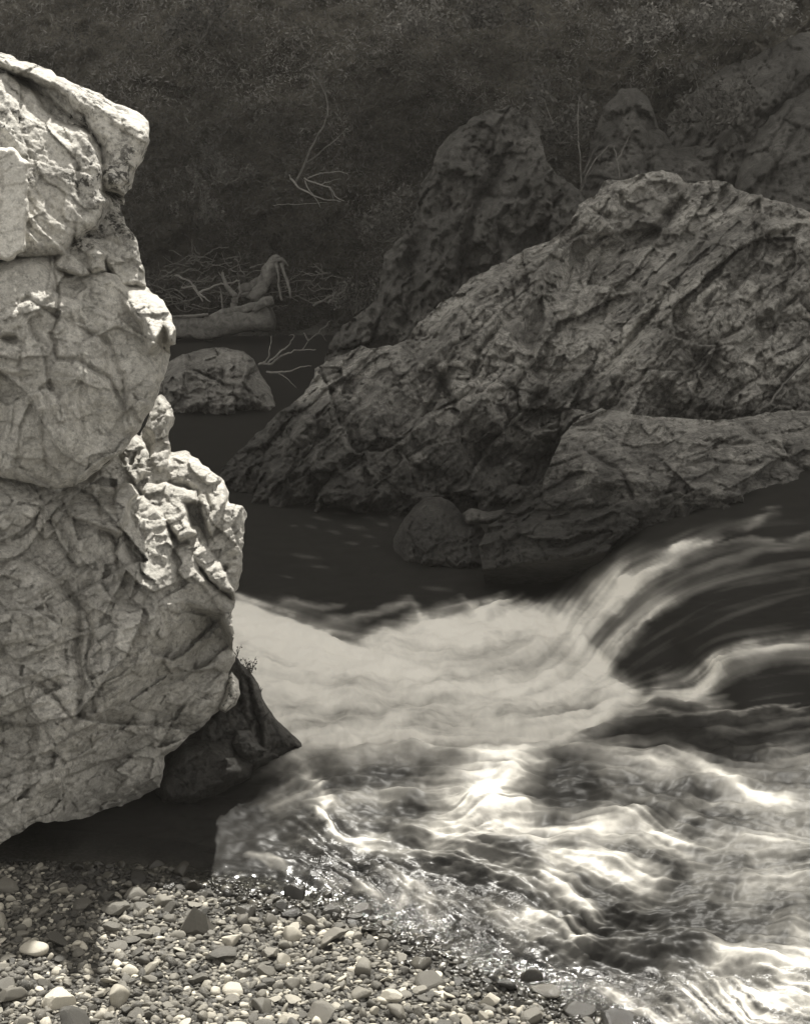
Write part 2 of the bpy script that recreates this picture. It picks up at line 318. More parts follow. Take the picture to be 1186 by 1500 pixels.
o = relief('water_edge_stone', [(344, 1068), (366, 1070), (380, 1090), (392, 1100), (372, 1112), (352, 1110), (340, 1090)], dict(d=6.42, gv=.15, cv=1090, r=10, a=.12), mat=M['ledge'], step=1.4, jagamp=1.6, seed=7.9, facet=(.02, 12.), rough=.03, back=.2)
tag(o, 'mottled grey stone half in light between shaded boulder and dark triangular rock', 'stone')

# ---------------------------------------- right bank
o = relief('rock_ridge', [(316, 694), (330, 678), (350, 662), (372, 640), (400, 612), (430, 590), (452, 568), (462, 542), (478, 528), (500, 518), (524, 511), (560, 508), (596, 499), (606, 482), (628, 462), (650, 438), (668, 430), (690, 408), (720, 392), (746, 380), (768, 366), (806, 352), (820, 342), (836, 318), (846, 300), (874, 284), (884, 268), (896, 263), (918, 262), (935, 254), (970, 248), (990, 254), (1006, 268), (1034, 264), (1062, 266), (1098, 284), (1140, 294), (1160, 300), (1200, 318), (1300, 330), (1600, 350), (1600, 900), (1300, 860), (1186, 820), (860, 780), (700, 764), (560, 760), (420, 756), (340, 744), (310, 716)],
    dict(d=13.2, pts=[(330, 690, 13.4), (480, 530, 14.6), (420, 740, 12.4), (560, 750, 12.3), (560, 600, 13.1), (700, 760, 12.2), (700, 500, 14.2), (700, 640, 13.0), (830, 330, 15.4), (860, 780, 12.0), (860, 550, 13.5), (960, 260, 16), (960, 400, 15), (1100, 600, 12.8), (1186, 500, 13.4), (1186, 310, 15.5), (1100, 400, 14.3), (1186, 700, 12.3), (1600, 500, 12.5), (1600, 800, 11.5)], r=40, a=.7),
    slabs=[dict(p=[(640, 470), (668, 440), (700, 420), (740, 392), (812, 362), (800, 420), (760, 500), (790, 560), (740, 640), (690, 620), (650, 560), (610, 540)], d=13.6, gv=.7, gu=.1, r=30, a=.35, st=.01),
           dict(p=[(1010, 380), (1074, 300), (1140, 300), (1300, 340), (1600, 360), (1600, 620), (1186, 610), (1010, 600), (960, 560), (985, 450)], d=13.5, gv=.7, r=26, a=.35, st=.01),
           dict(p=[(1000, 430), (1060, 350), (1130, 330), (1186, 340), (1300, 350), (1300, 440), (1100, 470), (1080, 540), (1000, 480)], d=13.4, gv=.8, r=20, a=.25, st=.01),
           dict(p=[(1120, 325), (1186, 316), (1400, 330), (1400, 400), (1186, 390), (1100, 400)], d=13.7, gv=.6, r=16, a=.25, st=.01),
           dict(p=[(450, 580), (480, 534), (530, 516), (600, 504), (640, 520), (690, 600), (700, 740), (560, 748), (440, 740), (400, 700)], d=12.9, gv=.75, r=34, a=.3, st=.008),
           dict(p=[(850, 310), (890, 272), (985, 258), (1004, 280), (960, 330), (900, 350), (845, 340)], d=15.0, gv=.5, r=14, a=.25, st=.01),
           dict(p=[(860, 560), (960, 480), (1000, 500), (980, 620), (860, 640), (780, 640)], d=12.9, gv=.5, r=22, a=.25, st=.008)],
    cracks=[([(1080, 288), (1040, 345), (1010, 380), (980, 425), (956, 458), (920, 505), (886, 548), (850, 610)], 6, .35), ([(1006, 272), (985, 305), (966, 330), (940, 345)], 4, .25),
            ([(1186, 328), (1110, 350), (1080, 400), (1064, 440)], 5, .22), ([(1186, 420), (1130, 460), (1070, 490), (1050, 500)], 4, .2), ([(1186, 520), (1150, 560), (1110, 600)], 4, .2), ([(550, 567), (520, 598), (495, 622), (453, 662), (430, 690)], 5, .2),
            ([(478, 548), (440, 580), (407, 594), (365, 630), (331, 660)], 5, .2), ([(600, 510), (640, 545), (668, 600), (690, 690)], 6, .25), ([(740, 460), (700, 520), (690, 560)], 4, .2), ([(800, 370), (770, 430), (740, 470)], 4, .18),
            ([(720, 560), (760, 570), (810, 590)], 3, .12), ([(700, 520), (760, 535), (880, 548)], 3, .12), ([(1000, 540), (960, 600), (930, 640)], 4, .15), ([(900, 560), (880, 600)], 4, .12), ([(860, 300), (900, 320), (940, 318)], 3, .12), ([(905, 268), (910, 300), (960, 320)], 3, .12), ([(690, 420), (670, 460), (640, 500)], 4, .15)],
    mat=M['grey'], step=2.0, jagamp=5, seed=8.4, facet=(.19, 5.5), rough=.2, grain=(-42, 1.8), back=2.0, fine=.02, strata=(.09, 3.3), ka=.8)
tag(o, 'long jagged grey rock ridge with slanting cracks rising across the pool', 'rock')
o = relief('rock_ledge', [(700, 925), (712, 862), (700, 800), (716, 770), (760, 742), (780, 720), (800, 690), (822, 640), (850, 610), (880, 598), (920, 606), (960, 610), (1000, 614), (1050, 616), (1090, 612), (1120, 604), (1160, 600), (1200, 602), (1300, 612), (1600, 620), (1600, 900), (1300, 880), (1186, 860), (1100, 880), (1000, 920), (900, 940), (800, 940)],
    dict(d=10.2, pts=[(720, 850, 10.0), (800, 850, 10.1), (870, 840, 10.0), (740, 900, 10.5), (800, 900, 10.5), (860, 900, 10.4), (930, 890, 10.1), (800, 940, 10.7), (900, 940, 10.6), (880, 605, 11.3), (850, 700, 10.4), (1000, 790, 9.3), (1000, 620, 11.2), (1000, 690, 10.2), (1186, 740, 9.5), (1186, 610, 11.3), (1186, 680, 10.2), (760, 760, 10.4), (1600, 700, 9.8)], r=34, a=.5),
    slabs=[dict(p=[(840, 650), (870, 612), (940, 612), (1000, 622), (1090, 626), (1140, 660), (1180, 700), (1100, 740), (960, 720), (860, 710)], d=10.0, gv=1.0, r=20, a=.15, st=.006),
           dict(p=[(1090, 626), (1160, 608), (1400, 612), (1400, 700), (1186, 690), (1130, 670)], d=10.2, gv=1.0, r=20, a=.15, st=.006)],
    cracks=[([(1020, 640), (1060, 652), (1110, 650), (1150, 670)], 4, .12), ([(840, 640), (870, 670), (910, 690), (930, 730)], 4, .12), ([(990, 690), (1030, 672), (1080, 680), (1120, 676)], 3, .1), ([(1080, 610), (1110, 640), (1160, 660)], 5, .1)],
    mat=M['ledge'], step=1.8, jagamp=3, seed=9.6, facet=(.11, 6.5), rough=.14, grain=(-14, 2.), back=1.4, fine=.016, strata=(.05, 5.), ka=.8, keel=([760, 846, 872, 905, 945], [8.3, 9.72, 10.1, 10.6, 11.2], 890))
tag(o, 'low humped grey rock ledge above the cascade lip on the right', 'rock')
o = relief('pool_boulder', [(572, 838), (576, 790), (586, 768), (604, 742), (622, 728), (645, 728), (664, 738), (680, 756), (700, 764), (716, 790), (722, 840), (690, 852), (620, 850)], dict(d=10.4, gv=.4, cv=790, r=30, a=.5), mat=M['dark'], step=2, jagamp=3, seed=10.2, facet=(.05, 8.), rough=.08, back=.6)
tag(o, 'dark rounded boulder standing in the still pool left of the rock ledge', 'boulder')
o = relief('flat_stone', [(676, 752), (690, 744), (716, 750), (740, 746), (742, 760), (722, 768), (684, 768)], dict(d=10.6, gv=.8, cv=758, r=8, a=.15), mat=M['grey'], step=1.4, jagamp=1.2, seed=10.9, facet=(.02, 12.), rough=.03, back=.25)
tag(o, 'small pale flat stone bridging the pool boulder and rock ledge', 'stone')

# ---------------------------------------- background outcrops
o = relief('back_outcrop', [(470, 540), (490, 488), (512, 470), (530, 456), (548, 440), (556, 408), (560, 372), (572, 364), (588, 350), (604, 330), (610, 300), (616, 270), (628, 246), (640, 222), (660, 196), (690, 172), (716, 162), (744, 156), (772, 166), (790, 190), (800, 240), (820, 260), (850, 280), (880, 330), (820, 480), (600, 560)],
    dict(d=20, pts=[(480, 520, 20), (560, 400, 20.6), (640, 240, 22), (740, 170, 23), (700, 350, 20.5), (800, 300, 20.5), (620, 500, 18.5)], r=50, a=1.6),
    slabs=[dict(p=[(700, 400), (690, 330), (730, 270), (800, 230), (850, 280), (860, 340), (800, 420)], d=19.8, gv=.6, r=30, a=.6, st=.02), dict(p=[(540, 500), (570, 380), (600, 350), (640, 400), (630, 480)], d=19.4, gv=.8, r=20, a=.5, st=.02),
           dict(p=[(620, 440), (616, 290), (650, 215), (700, 175), (740, 168), (720, 250), (680, 330), (660, 430)], d=20.3, gv=1.0, r=26, a=.6, st=.02)],
    cracks=[([(740, 240), (690, 310), (670, 400), (640, 440)], 8, .7), ([(600, 350), (606, 420), (590, 480)], 6, .5)],
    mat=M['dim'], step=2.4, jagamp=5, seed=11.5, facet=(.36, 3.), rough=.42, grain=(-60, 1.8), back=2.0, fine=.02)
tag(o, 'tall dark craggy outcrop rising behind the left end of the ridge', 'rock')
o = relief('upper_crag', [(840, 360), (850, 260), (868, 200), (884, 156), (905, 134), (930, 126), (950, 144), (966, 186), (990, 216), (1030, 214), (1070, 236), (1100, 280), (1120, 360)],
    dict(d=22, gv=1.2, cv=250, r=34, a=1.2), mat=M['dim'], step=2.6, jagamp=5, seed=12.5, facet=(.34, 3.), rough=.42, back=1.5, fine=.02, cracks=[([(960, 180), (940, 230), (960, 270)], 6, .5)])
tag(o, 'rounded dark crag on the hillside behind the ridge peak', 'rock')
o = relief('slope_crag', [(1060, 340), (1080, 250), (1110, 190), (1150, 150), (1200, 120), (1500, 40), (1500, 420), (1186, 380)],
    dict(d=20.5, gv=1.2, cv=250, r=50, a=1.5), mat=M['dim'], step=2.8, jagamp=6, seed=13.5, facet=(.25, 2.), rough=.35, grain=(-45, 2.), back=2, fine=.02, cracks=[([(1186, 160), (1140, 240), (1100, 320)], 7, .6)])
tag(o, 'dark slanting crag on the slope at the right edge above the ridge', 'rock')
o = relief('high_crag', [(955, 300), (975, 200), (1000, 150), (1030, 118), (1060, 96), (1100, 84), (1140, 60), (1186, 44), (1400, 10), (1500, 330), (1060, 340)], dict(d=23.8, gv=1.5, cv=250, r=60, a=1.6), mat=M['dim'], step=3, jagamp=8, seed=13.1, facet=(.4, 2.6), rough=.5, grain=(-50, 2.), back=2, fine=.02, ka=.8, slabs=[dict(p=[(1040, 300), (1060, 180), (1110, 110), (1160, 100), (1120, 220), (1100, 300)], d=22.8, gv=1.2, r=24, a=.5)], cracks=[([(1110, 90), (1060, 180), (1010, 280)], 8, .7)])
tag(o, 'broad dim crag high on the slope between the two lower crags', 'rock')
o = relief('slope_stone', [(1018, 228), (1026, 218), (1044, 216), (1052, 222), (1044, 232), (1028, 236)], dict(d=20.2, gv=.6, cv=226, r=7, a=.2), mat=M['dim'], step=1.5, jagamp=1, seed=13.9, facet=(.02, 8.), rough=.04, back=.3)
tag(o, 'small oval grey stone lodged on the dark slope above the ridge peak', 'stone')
o = relief('far_boulder', [(200, 560), (228, 538), (262, 520), (300, 511), (330, 508), (358, 514), (372, 526), (382, 548), (394, 566), (404, 590), (404, 606), (330, 618), (200, 616)],
    dict(d=17.4, gv=.9, cv=590, r=26, a=.7), cracks=[([(318, 512), (326, 545), (330, 600)], 4, .25), ([(350, 520), (356, 560), (372, 600)], 4, .15), ([(230, 574), (290, 580), (370, 576)], 4, -.1)],
    mat=M['bould'], step=1.8, jagamp=3, seed=14.5, facet=(.2, 4.5), rough=.2, back=1.0, fine=.01)
tag(o, 'broad grey boulder with pale waterline sitting in the far pool', 'boulder')
# ------------------------------------------------------------------ beach shape (shared by ground, pebbles)
SHORE = ground(np.array([-500, -100, 60, 150, 350, 480, 560, 700, 780, 850, 960, 1200.]), np.array([1235, 1240, 1255, 1272, 1305, 1335, 1368, 1425, 1455, 1492, 1560, 1720.]))[:, :2]
def beach_z(x, y):
    x = np.asarray(x, float); y = np.asarray(y, float)
    ys = np.interp(x, SHORE[:, 0], SHORE[:, 1]); s = (ys - y) * .86
    return np.where(s > 0, .13 * s, .22 * s) + .012 * fbm(x * 1.7, y * 1.7, 2, 3)
# ---------------------------------------- ground: beach, river bed and banks as one sheet
gx = np.concatenate([np.linspace(-60, -4, 30), np.linspace(-3.9, 4, 160), np.linspace(4.2, 60, 30)])
gy = np.concatenate([np.linspace(-20, 2.5, 20), np.linspace(2.55, 8, 150), np.linspace(8.1, 70, 120)])
GX, GY = np.meshgrid(gx, gy)
GZ = np.maximum(beach_z(GX, GY), -.7)
GZ = np.where(GY < 3, np.minimum(GZ, .35 + .02 * (3 - GY)), GZ)
GZ = GZ + sstep(24.2, 27.5, GY + .8 * fbm(GX * .4, GY * .4, 1, 3)) * (1.0 + .25 * fbm(GX, GY, 3, 4))
GZ += sstep(5, 9, np.abs(GX - .5)) * sstep(2, 9, GY) * 1.2 * (GX < 0)
s = NT('gravel_ground')
gc = s.ramp(s.noise(60, 8, .7), (.3, .02), (.5, .06), (.7, .13)); gb = s.bump(s.noise(90, 6, .7), 1.0, .01)
M['gravel'] = s.done(s.bsdf(gc, .9, gb, .2))
g = mesh('ground', np.stack([GX, GY, GZ], -1).reshape(-1, 3), gridf(*GX.shape), M['gravel']); tag(g, kind='structure')

# ---------------------------------------- hillside closing the view, with an unseen upper wall added to cast shade
hu = np.concatenate([np.arange(-2600, -200, 60), np.arange(-200, 1400, 5.), np.arange(1400, 4400, 60)])
hv = np.concatenate([np.arange(-1750, -60, 30), np.arange(-60, 520, 4.5)])
HU, HV = np.meshgrid(hu, hv)
vt = -3055 + 45 * fbm(HU / 120., 3.3, 2, 4)  # crest of the added wall, shaped for where its shadow ends
HV = np.where(HV < -60, -60 + (HV + 60) * (vt + 60) / -1690., HV)
HD = 26.6 + np.clip(490 - HV, -40, 520) * .0085 - 1.6 * np.exp(-((HU - 1250) / 260.)**2) * sstep(520, 100, HV)
HD = HD - np.clip(HU - 900, 0, 500) * .006
HD = HD + 1.1 * fbm(HU / 210., HV / 170., 7, 4) + .5 * fbm(HU / 60. + HV / 90., HV / 60., 9, 5, .55) - .35 * fbm(HU / 50., HV / 38., 4, 4, ridged=True)
cr = sstep(760, 960, HU + .3 * (HV - 200)); HD = HD + cr * (1.2 * fbm(HU / 150. + HV / 260., HV / 150. - HU / 300., 14, 6, .58, ridged=True) + .5 * fbm(HU / 40. + HV / 60., HV / 60., 15, 5, .6))
HD = np.where(HV > 480, HD + .02 * (HV - 480), HD)
s = NT('brushy_slope')
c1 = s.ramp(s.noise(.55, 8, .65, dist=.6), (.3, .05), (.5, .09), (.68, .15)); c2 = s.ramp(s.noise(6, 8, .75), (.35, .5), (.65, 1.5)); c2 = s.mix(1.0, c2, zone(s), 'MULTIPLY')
M['slope'] = s.done(s.bsdf(s.mix(1.0, c1, c2, 'MULTIPLY'), .95, s.bump(s.noise(5, 9, .75), 1.0, .25), .1))
HD = np.where(HV < -60, HD + sstep(-60, -900, HV) * (36 / (CP + SP * (750 - HV) / F) - HD + .5 * fbm(HU / 200., HV / 200., 1, 3)), HD)
hp = P(HU, HV, HD)
h = mesh('hillside', hp.reshape(-1, 3), gridf(*HU.shape), M['slope']); tag(h, kind='structure')

# ------------------------------------------------------------------ water
wu_ = np.concatenate([np.arange(-700, 200, 8.), np.arange(200, 1230, 1.9), np.arange(1230, 1900, 8.)])
wv_ = np.concatenate([np.arange(488, 840, 3.), np.arange(840, 1560, 1.9), np.arange(1560, 1800, 12.)])
WU, WV = np.meshgrid(wu_, wv_)
def idw(pts, p=1.5, soft=30.):
    w = 0; t = 0
    for a, b, c in pts:
        q = 1 / ((WU - a)**2 + ((WV - b) * 1.3)**2 + soft**2)**p; w = w + q; t = t + q * c
    return t / w
def tps(pts, lam=.0):
    p = np.array(pts, float); X = p[:, 0] / 500; Y = p[:, 1] / 350; n = len(p)
    ph = lambda r2: .5 * r2 * np.log(r2 + 1e-9)
    A = np.zeros((n + 3, n + 3)); A[:n, :n] = ph((X[:, None] - X)**2 + (Y[:, None] - Y)**2) + np.eye(n) * lam; Q = np.stack([np.ones(n), X, Y], 1); A[:n, n:] = Q; A[n:, :n] = Q.T
    c = np.linalg.solve(A, np.concatenate([p[:, 2], [0, 0, 0]])); a = WU / 500; b = WV / 350; o = c[n] + c[n + 1] * a + c[n + 2] * b
    for i in range(n): o = o + c[i] * ph((a - X[i])**2 + (b - Y[i])**2)
    return o
hA = tps([(x, y, 0) for x in (-600, -200, 200, 400, 550, 700) for y in (500, 700, 850)] + [(x, y, 0) for x in (350, 450, 550, 650, 750, 820) for y in (890, 960, 1030, 1080)] +
         [(800, 840, .0), (850, 900, .03), (862, 960, .0), (880, 1010, .0), (920, 1030, .02), (780, 800, 0), (850, 1060, 0),
          (890, 830, .3), (900, 860, .25), (880, 900, .12), (950, 812, .5), (1000, 796, .58), (1040, 795, .6), (1100, 770, .66), (1186, 735, .72), (1186, 800, .62), (1350, 740, .75), (1350, 850, .7), (1700, 800, .8),
          (960, 880, .34), (920, 940, .14), (900, 980, .06), (1000, 920, .36), (1060, 860, .5), (1000, 960, .2), (1100, 900, .46), (1186, 880, .55), (1186, 935, .5), (950, 1010, .1), (1010, 1005, .14),
          (1060, 958, .36), (1100, 948, .42), (1120, 985, .34), (1060, 1005, .24), (1186, 1000, .36), (1100, 1025, .25), (1186, 1030, .28), (960, 1030, .1), (1350, 1000, .5), (1700, 1000, .6)], .002)
hB = tps([(440, 1096, .1), (500, 1090, .16), (560, 1086, .2), (640, 1090, .2), (700, 1086, .24), (780, 1084, .2), (830, 1080, .16), (925, 1034, .12), (1000, 1045, .16), (1100, 1040, .26), (1186, 1036, .3), (1060, 1080, .16), (1186, 1090, .22),
          (380, 1120, .03), (320, 1160, 0), (460, 1140, .1), (600, 1130, .15), (700, 1150, .24), (720, 1190, .22), (640, 1210, .14), (560, 1230, .08), (480, 1230, .06), (400, 1240, .02), (800, 1150, .14), (900, 1110, .2), (1000, 1125, .18), (1100, 1165, .16),
          (860, 1180, .1), (930, 1196, .2), (860, 1216, .17), (1000, 1240, .14), (900, 1290, .15), (860, 1340, .1), (780, 1300, .06), (700, 1300, .03), (960, 1360, .06), (1060, 1320, .1), (1186, 1200, .2), (1186, 1300, .12), (1080, 1400, .08), (1186, 1400, .12), (950, 1430, .0), (1040, 1460, .05), (1186, 1490, .06),
          (780, 1350, .05), (860, 1400, .0), (600, 1320, .0), (500, 1290, .0), (350, 1280, 0), (150, 1240, 0), (-200, 1200, 0), (-700, 1200, 0), (560, 1390, -.01), (700, 1450, -.01), (850, 1520, -.01), (1000, 1560, 0), (1500, 1200, .3), (1800, 1500, .1), (700, 1800, 0), (1800, 1800, 0)], .003)
hA = np.clip(hA, -.01, .9); hA = np.where((WU < 780) & (WV < 870), hA * sstep(600, 780, WU), hA)
hB = np.clip(hB, -.03, .4)
wav = 0 * WU
for (a, b, sa, sb, hh) in [(700, 1176, 34, 20, .05), (745, 1130, 26, 12, .03), (930, 1196, 46, 12, .04), (900, 1268, 44, 14, .04), (835, 1352, 34, 12, .03), (480, 1196, 22, 18, .03), (960, 1102, 60, 9, .03), (1060, 1150, 50, 12, .03), (970, 1385, 90, 18, .04), (600, 1088, 40, 7, .04), (760, 1106, 40, 8, .03), (1100, 1410, 60, 12, .03)]:
    wav = wav + hh * np.exp(-((WU - a) / sa)**2 - ((WV - b) / sb)**2)
VC = np.interp(WU, [-700, 200, 380, 440, 500, 560, 600, 640, 700, 780, 830, 880, 925, 1000, 1060, 1186, 1900], [1120, 1112, 1108, 1096, 1090, 1084, 1080, 1088, 1086, 1083, 1078, 1056, 1033, 1041, 1040, 1034, 1030]) + 7 * fbm(WU / 45., 0, 3, 4)
sel = sstep(-4, 7, WV - VC)
# flow direction (px) of the current
FL = [(400, 560, 1, 0), (500, 800, 1, .15), (420, 900, 1, .35), (560, 960, 1, .2), (700, 900, 1, -.25), (650, 1040, 1, .0), (840, 900, .7, -1), (900, 860, .65, -.8), (880, 960, .6, -.8), (960, 820, 1, -.4), (1000, 900, 1, -.55), (1100, 860, 1, -.22), (1186, 800, 1, -.05), (1030, 980, .7, -.7), (1100, 950, 1, -.15), (1000, 1030, 1, .15), (1186, 960, 1, 0),
      (950, 1060, 1, -.1), (850, 1065, 1, -.35), (1186, 1080, 1, -.2), (560, 1100, 1, -.05), (440, 1150, .8, -.6), (480, 1200, .6, .9), (540, 1225, 1, .05), (600, 1150, 1, .1), (700, 1180, .8, -.4), (760, 1130, 1, .3), (860, 1100, 1, .1), (1000, 1120, 1, .35), (1100, 1200, 1, .2), (860, 1210, 1, -.05), (960, 1215, 1, .5), (880, 1280, 1, .5), (830, 1330, .8, .8), (780, 1345, 1, .45), (650, 1260, 1, .3), (560, 1300, .7, .8), (700, 1380, .8, .5),
      (1000, 1300, 1, -.05), (1000, 1370, 1, -.1), (1120, 1280, 1, -.1), (1120, 1400, 1, .1), (1060, 1460, .6, .7), (1150, 1480, .8, .3), (900, 1440, .9, .3), (350, 1200, 1, -.5), (330, 1280, 1, .2), (420, 1280, .9, .5)]
fx = idw([(a, b, c) for a, b, c, d in FL], 1.6, 20); fy = idw([(a, b, d) for a, b, c, d in FL], 1.6, 20); L_ = np.hypot(fx, fy); fx /= L_; fy /= L_
# silky streaks: noise smeared along the current (line integral convolution on a regular grid)
def lic(scale, steps, seed, h=2.4):
    R = 2.4; cu = np.arange(180, 1250, R); cv = np.arange(700, 1570, R)
    NZ = np.zeros((len(cv), len(cu)))
    A, B = np.meshgrid(cu, cv)
    NZ = .6 * fbm(A / scale, B / scale, seed, 3, .7) + .5 * np.random.default_rng(int(seed)).normal(size=A.shape) * .25
    iu = lambda u: np.clip(((u - cu[0]) / R), 0, len(cu) - 1.01); iv = lambda v: np.clip(((v - cv[0]) / R), 0, len(cv) - 1.01)
    # flow on this grid
    def interp(G, u, v):
        a = iu(u); b = iv(v); i = a.astype(int); j = b.astype(int); a = a - i; b = b - j
        return (G[j, i] * (1 - a) + G[j, i + 1] * a) * (1 - b) + (G[j + 1, i] * (1 - a) + G[j + 1, i + 1] * a) * b
    w = 0; gx_ = 0; gy_ = 0
    for a, b, c, d in FL:
        q = 1 / ((A - a)**2 + (B - b)**2 * 1.69 + 400.)**1.6; w = w + q; gx_ = gx_ + q * c; gy_ = gy_ + q * d
    l = np.hypot(gx_, gy_); gx_ /= l; gy_ /= l
    acc = NZ.copy(); tw = 1.
    for sg in (1, -1):
        x, y = A.copy(), B.copy()
        for k in range(steps):
            vx = interp(gx_, x, y); vy = interp(gy_, x, y); x = x + sg * h * vx; y = y + sg * h * vy; wk = .5 * (1 + math.cos(math.pi * (k + 1) / (steps + 1)))
            acc += wk * interp(NZ, x, y); tw += wk
    acc /= tw; acc = (acc - acc.mean()) / acc.std()
    return interp(acc, WU, WV)
L1 = lic(9., 26, 5); L2 = lic(26., 34, 8); L3 = lic(4.5, 9, 12)
# foam
wn1 = fbm(WU / 55., WV / 45., 1, 4) ; wn2 = fbm(WU / 55. + 40, WV / 45., 2, 4)
su = WU + 22 * wn1 + .5 * L3; sv = WV + 15 * wn2 + 1.6 * L1
foam = np.zeros(WU.shape)
bil = fbm(WU / 85. + .5 * wn1, WV / 38. + .5 * wn2, 33, 5, .55); bil2 = fbm(WU / 34., WV / 15. + .6 * wn1, 35, 4, .6, ridged=True)
def region(poly, soft, val):
    global foam
    d, _, _ = sd(su, sv, poly); foam = np.maximum(foam, val * sstep(-soft, soft, d))
def stroke(pts, w, amp, br=.14):
    global foam
    bb = np.asarray(pts, float); R_ = w * 3.2
    k = (su > bb[:, 0].min() - R_) & (su < bb[:, 0].max() + R_) & (sv > bb[:, 1].min() - R_) & (sv < bb[:, 1].max() + R_)
    if not k.any(): return
    d, _, _, par = seg_d(su[k], sv[k], pts); tp = np.sqrt(np.clip(np.minimum(par, 1 - par) * 6 + .15, 0, 1))
    foam[k] = foam[k] + amp * tp * np.exp(-(d / w)**2) * (1 + br * L1[k])
region([(250, 870), (350, 880), (430, 912), (500, 936), (540, 935), (600, 905), (690, 888), (800, 880), (842, 890), (868, 950), (900, 985), (930, 1012), (925, 1040), (820, 1095), (640, 1110), (440, 1120), (250, 1120)], 18, .58)
region([(340, 930), (430, 925), (520, 955), (620, 985), (720, 1000), (880, 1000), (918, 1020), (820, 1090), (440, 1120), (340, 1120)], 34, .66)
stroke([(330, 895), (400, 912), (460, 934), (520, 956), (570, 972), (620, 985)], 22, .42); stroke([(330, 905), (400, 930), (480, 960)], 30, .25); stroke([(620, 960), (680, 930), (760, 915), (820, 925)], 20, .2); stroke([(640, 1010), (740, 1000), (840, 1010)], 22, .2); stroke([(330, 900), (420, 925), (500, 960)], 24, .3)  # left strokes also carry sunlight on the pool, painted as denser foam
stroke([(880, 1000), (920, 1018), (880, 1045), (820, 1072)], 16, .25); stroke([(460, 905), (520, 915), (560, 890), (600, 880), (620, 905), (660, 925)], 8, .3)
stroke([(640, 890), (672, 878), (700, 898), (740, 880), (780, 884)], 7, .35); stroke([(400, 880), (440, 888), (500, 886)], 5, .25); stroke([(560, 935), (640, 925), (720, 915), (800, 900)], 18, .3)
# cascade veils
region([(822, 950), (835, 900), (866, 850), (905, 826), (960, 812), (1000, 800), (990, 830), (960, 880), (915, 930), (870, 985)], 26, .2)
# pale flecks on the still pool
for (a, b, w_, ww) in [(470, 760, 16, 3), (500, 752, 12, 2.5), (540, 758, 14, 3), (560, 768, 10, 3), (520, 772, 20, 4), (490, 780, 14, 3), (455, 772, 12, 2.5), (540, 786, 12, 2.5), (515, 796, 14, 3), (450, 815, 26, 4), (550, 800, 8, 2), (470, 830, 18, 3), (695, 818, 14, 3), (430, 770, 9, 2), (575, 758, 8, 3), (640, 862, 26, 4), (420, 845, 14, 2)]:
    foam = np.maximum(foam, .10 * np.exp(-((WU - a + 5 * wn1) / w_)**2 - ((WV - b - (WU - a) * .12 + 2 * wn2) / ww)**2))
stroke([(830, 935), (850, 890), (880, 850), (930, 832)], 30, .28); stroke([(848, 960), (880, 905), (930, 860), (975, 818), (1045, 796)], 16, .3); stroke([(862, 985), (905, 940), (950, 900), (985, 872)], 13, .36)
stroke([(845, 930), (880, 880), (930, 845)], 12, .25); stroke([(900, 950), (940, 915), (965, 890)], 5, .3); stroke([(980, 806), (1010, 797), (1045, 795)], 6, .3); stroke([(985, 850), (1060, 822), (1120, 806), (1250, 790)], 9, .13)
stroke([(970, 880), (1080, 845), (1250, 825)], 14, .1); stroke([(1045, 797), (1100, 792), (1250, 785)], 4, .18); stroke([(1080, 780), (1110, 762), (1140, 745)], 6, .18)
# second step
stroke([(1008, 1012), (1022, 992), (1045, 974), (1080, 956), (1130, 944), (1260, 938)], 12, .4); stroke([(1020, 1012), (1045, 990), (1060, 975)], 12, .45); stroke([(1030, 1010), (1080, 975), (1140, 962), (1260, 958)], 16, .22)
stroke([(925, 1040), (960, 1022), (1010, 1018), (1060, 1036)], 12, .5); stroke([(960, 1000), (1000, 990), (1020, 985)], 12, .2); stroke([(925, 1045), (1000, 1044), (1090, 1038), (1260, 1032)], 3.5, .4, .1)
stroke([(1040, 1075), (1120, 1060), (1260, 1048)], 6, .2)
# foreground rapids
stroke([(440, 1098), (520, 1090), (580, 1084), (640, 1092)], 6, .25); stroke([(560, 1084), (600, 1080), (630, 1090)], 6, .45); stroke([(690, 1100), (738, 1098), (800, 1088), (880, 1090), (950, 1098), (1031, 1116)], 11, .55)
stroke([(735, 1105), (760, 1112), (800, 1122)], 12, .5); stroke([(840, 1105), (960, 1118), (1040, 1135), (1120, 1165)], 15, .38); stroke([(1010, 1120), (1060, 1140), (1100, 1165), (1160, 1180)], 9, .35)
stroke([(670, 1200), (700, 1175), (735, 1165)], 42, .8, .2); stroke([(700, 1175), (740, 1140), (765, 1115)], 22, .65); stroke([(620, 1220), (670, 1205), (740, 1200)], 24, .5); stroke([(740, 1200), (780, 1185)], 20, .4)
stroke([(740, 1222), (800, 1222), (860, 1210), (930, 1198), (970, 1218), (1010, 1248)], 12, .6); stroke([(860, 1225), (930, 1225), (990, 1245)], 12, .3); stroke([(790, 1245), (850, 1262), (915, 1290), (960, 1300)], 15, .7)
stroke([(840, 1245), (900, 1262), (960, 1280)], 16, .4); stroke([(796, 1268), (825, 1300), (872, 1345)], 13, .6); stroke([(760, 1338), (810, 1348), (865, 1382)], 9, .65); stroke([(720, 1330), (780, 1360), (850, 1390)], 12, .3)
stroke([(650, 1230), (720, 1260), (780, 1290)], 14, .3); stroke([(560, 1270), (620, 1310), (640, 1350)], 10, .35); stroke([(440, 1130), (460, 1150), (484, 1172), (470, 1196), (486, 1226), (520, 1230), (570, 1227)], 8, .7)
stroke([(485, 1190), (520, 1170), (600, 1160)], 12, .25); stroke([(400, 1180), (440, 1160), (480, 1185)], 16, .35); stroke([(500, 1225), (580, 1245), (640, 1240)], 10, .3); stroke([(380, 1110), (420, 1105), (450, 1120)], 8, .3)
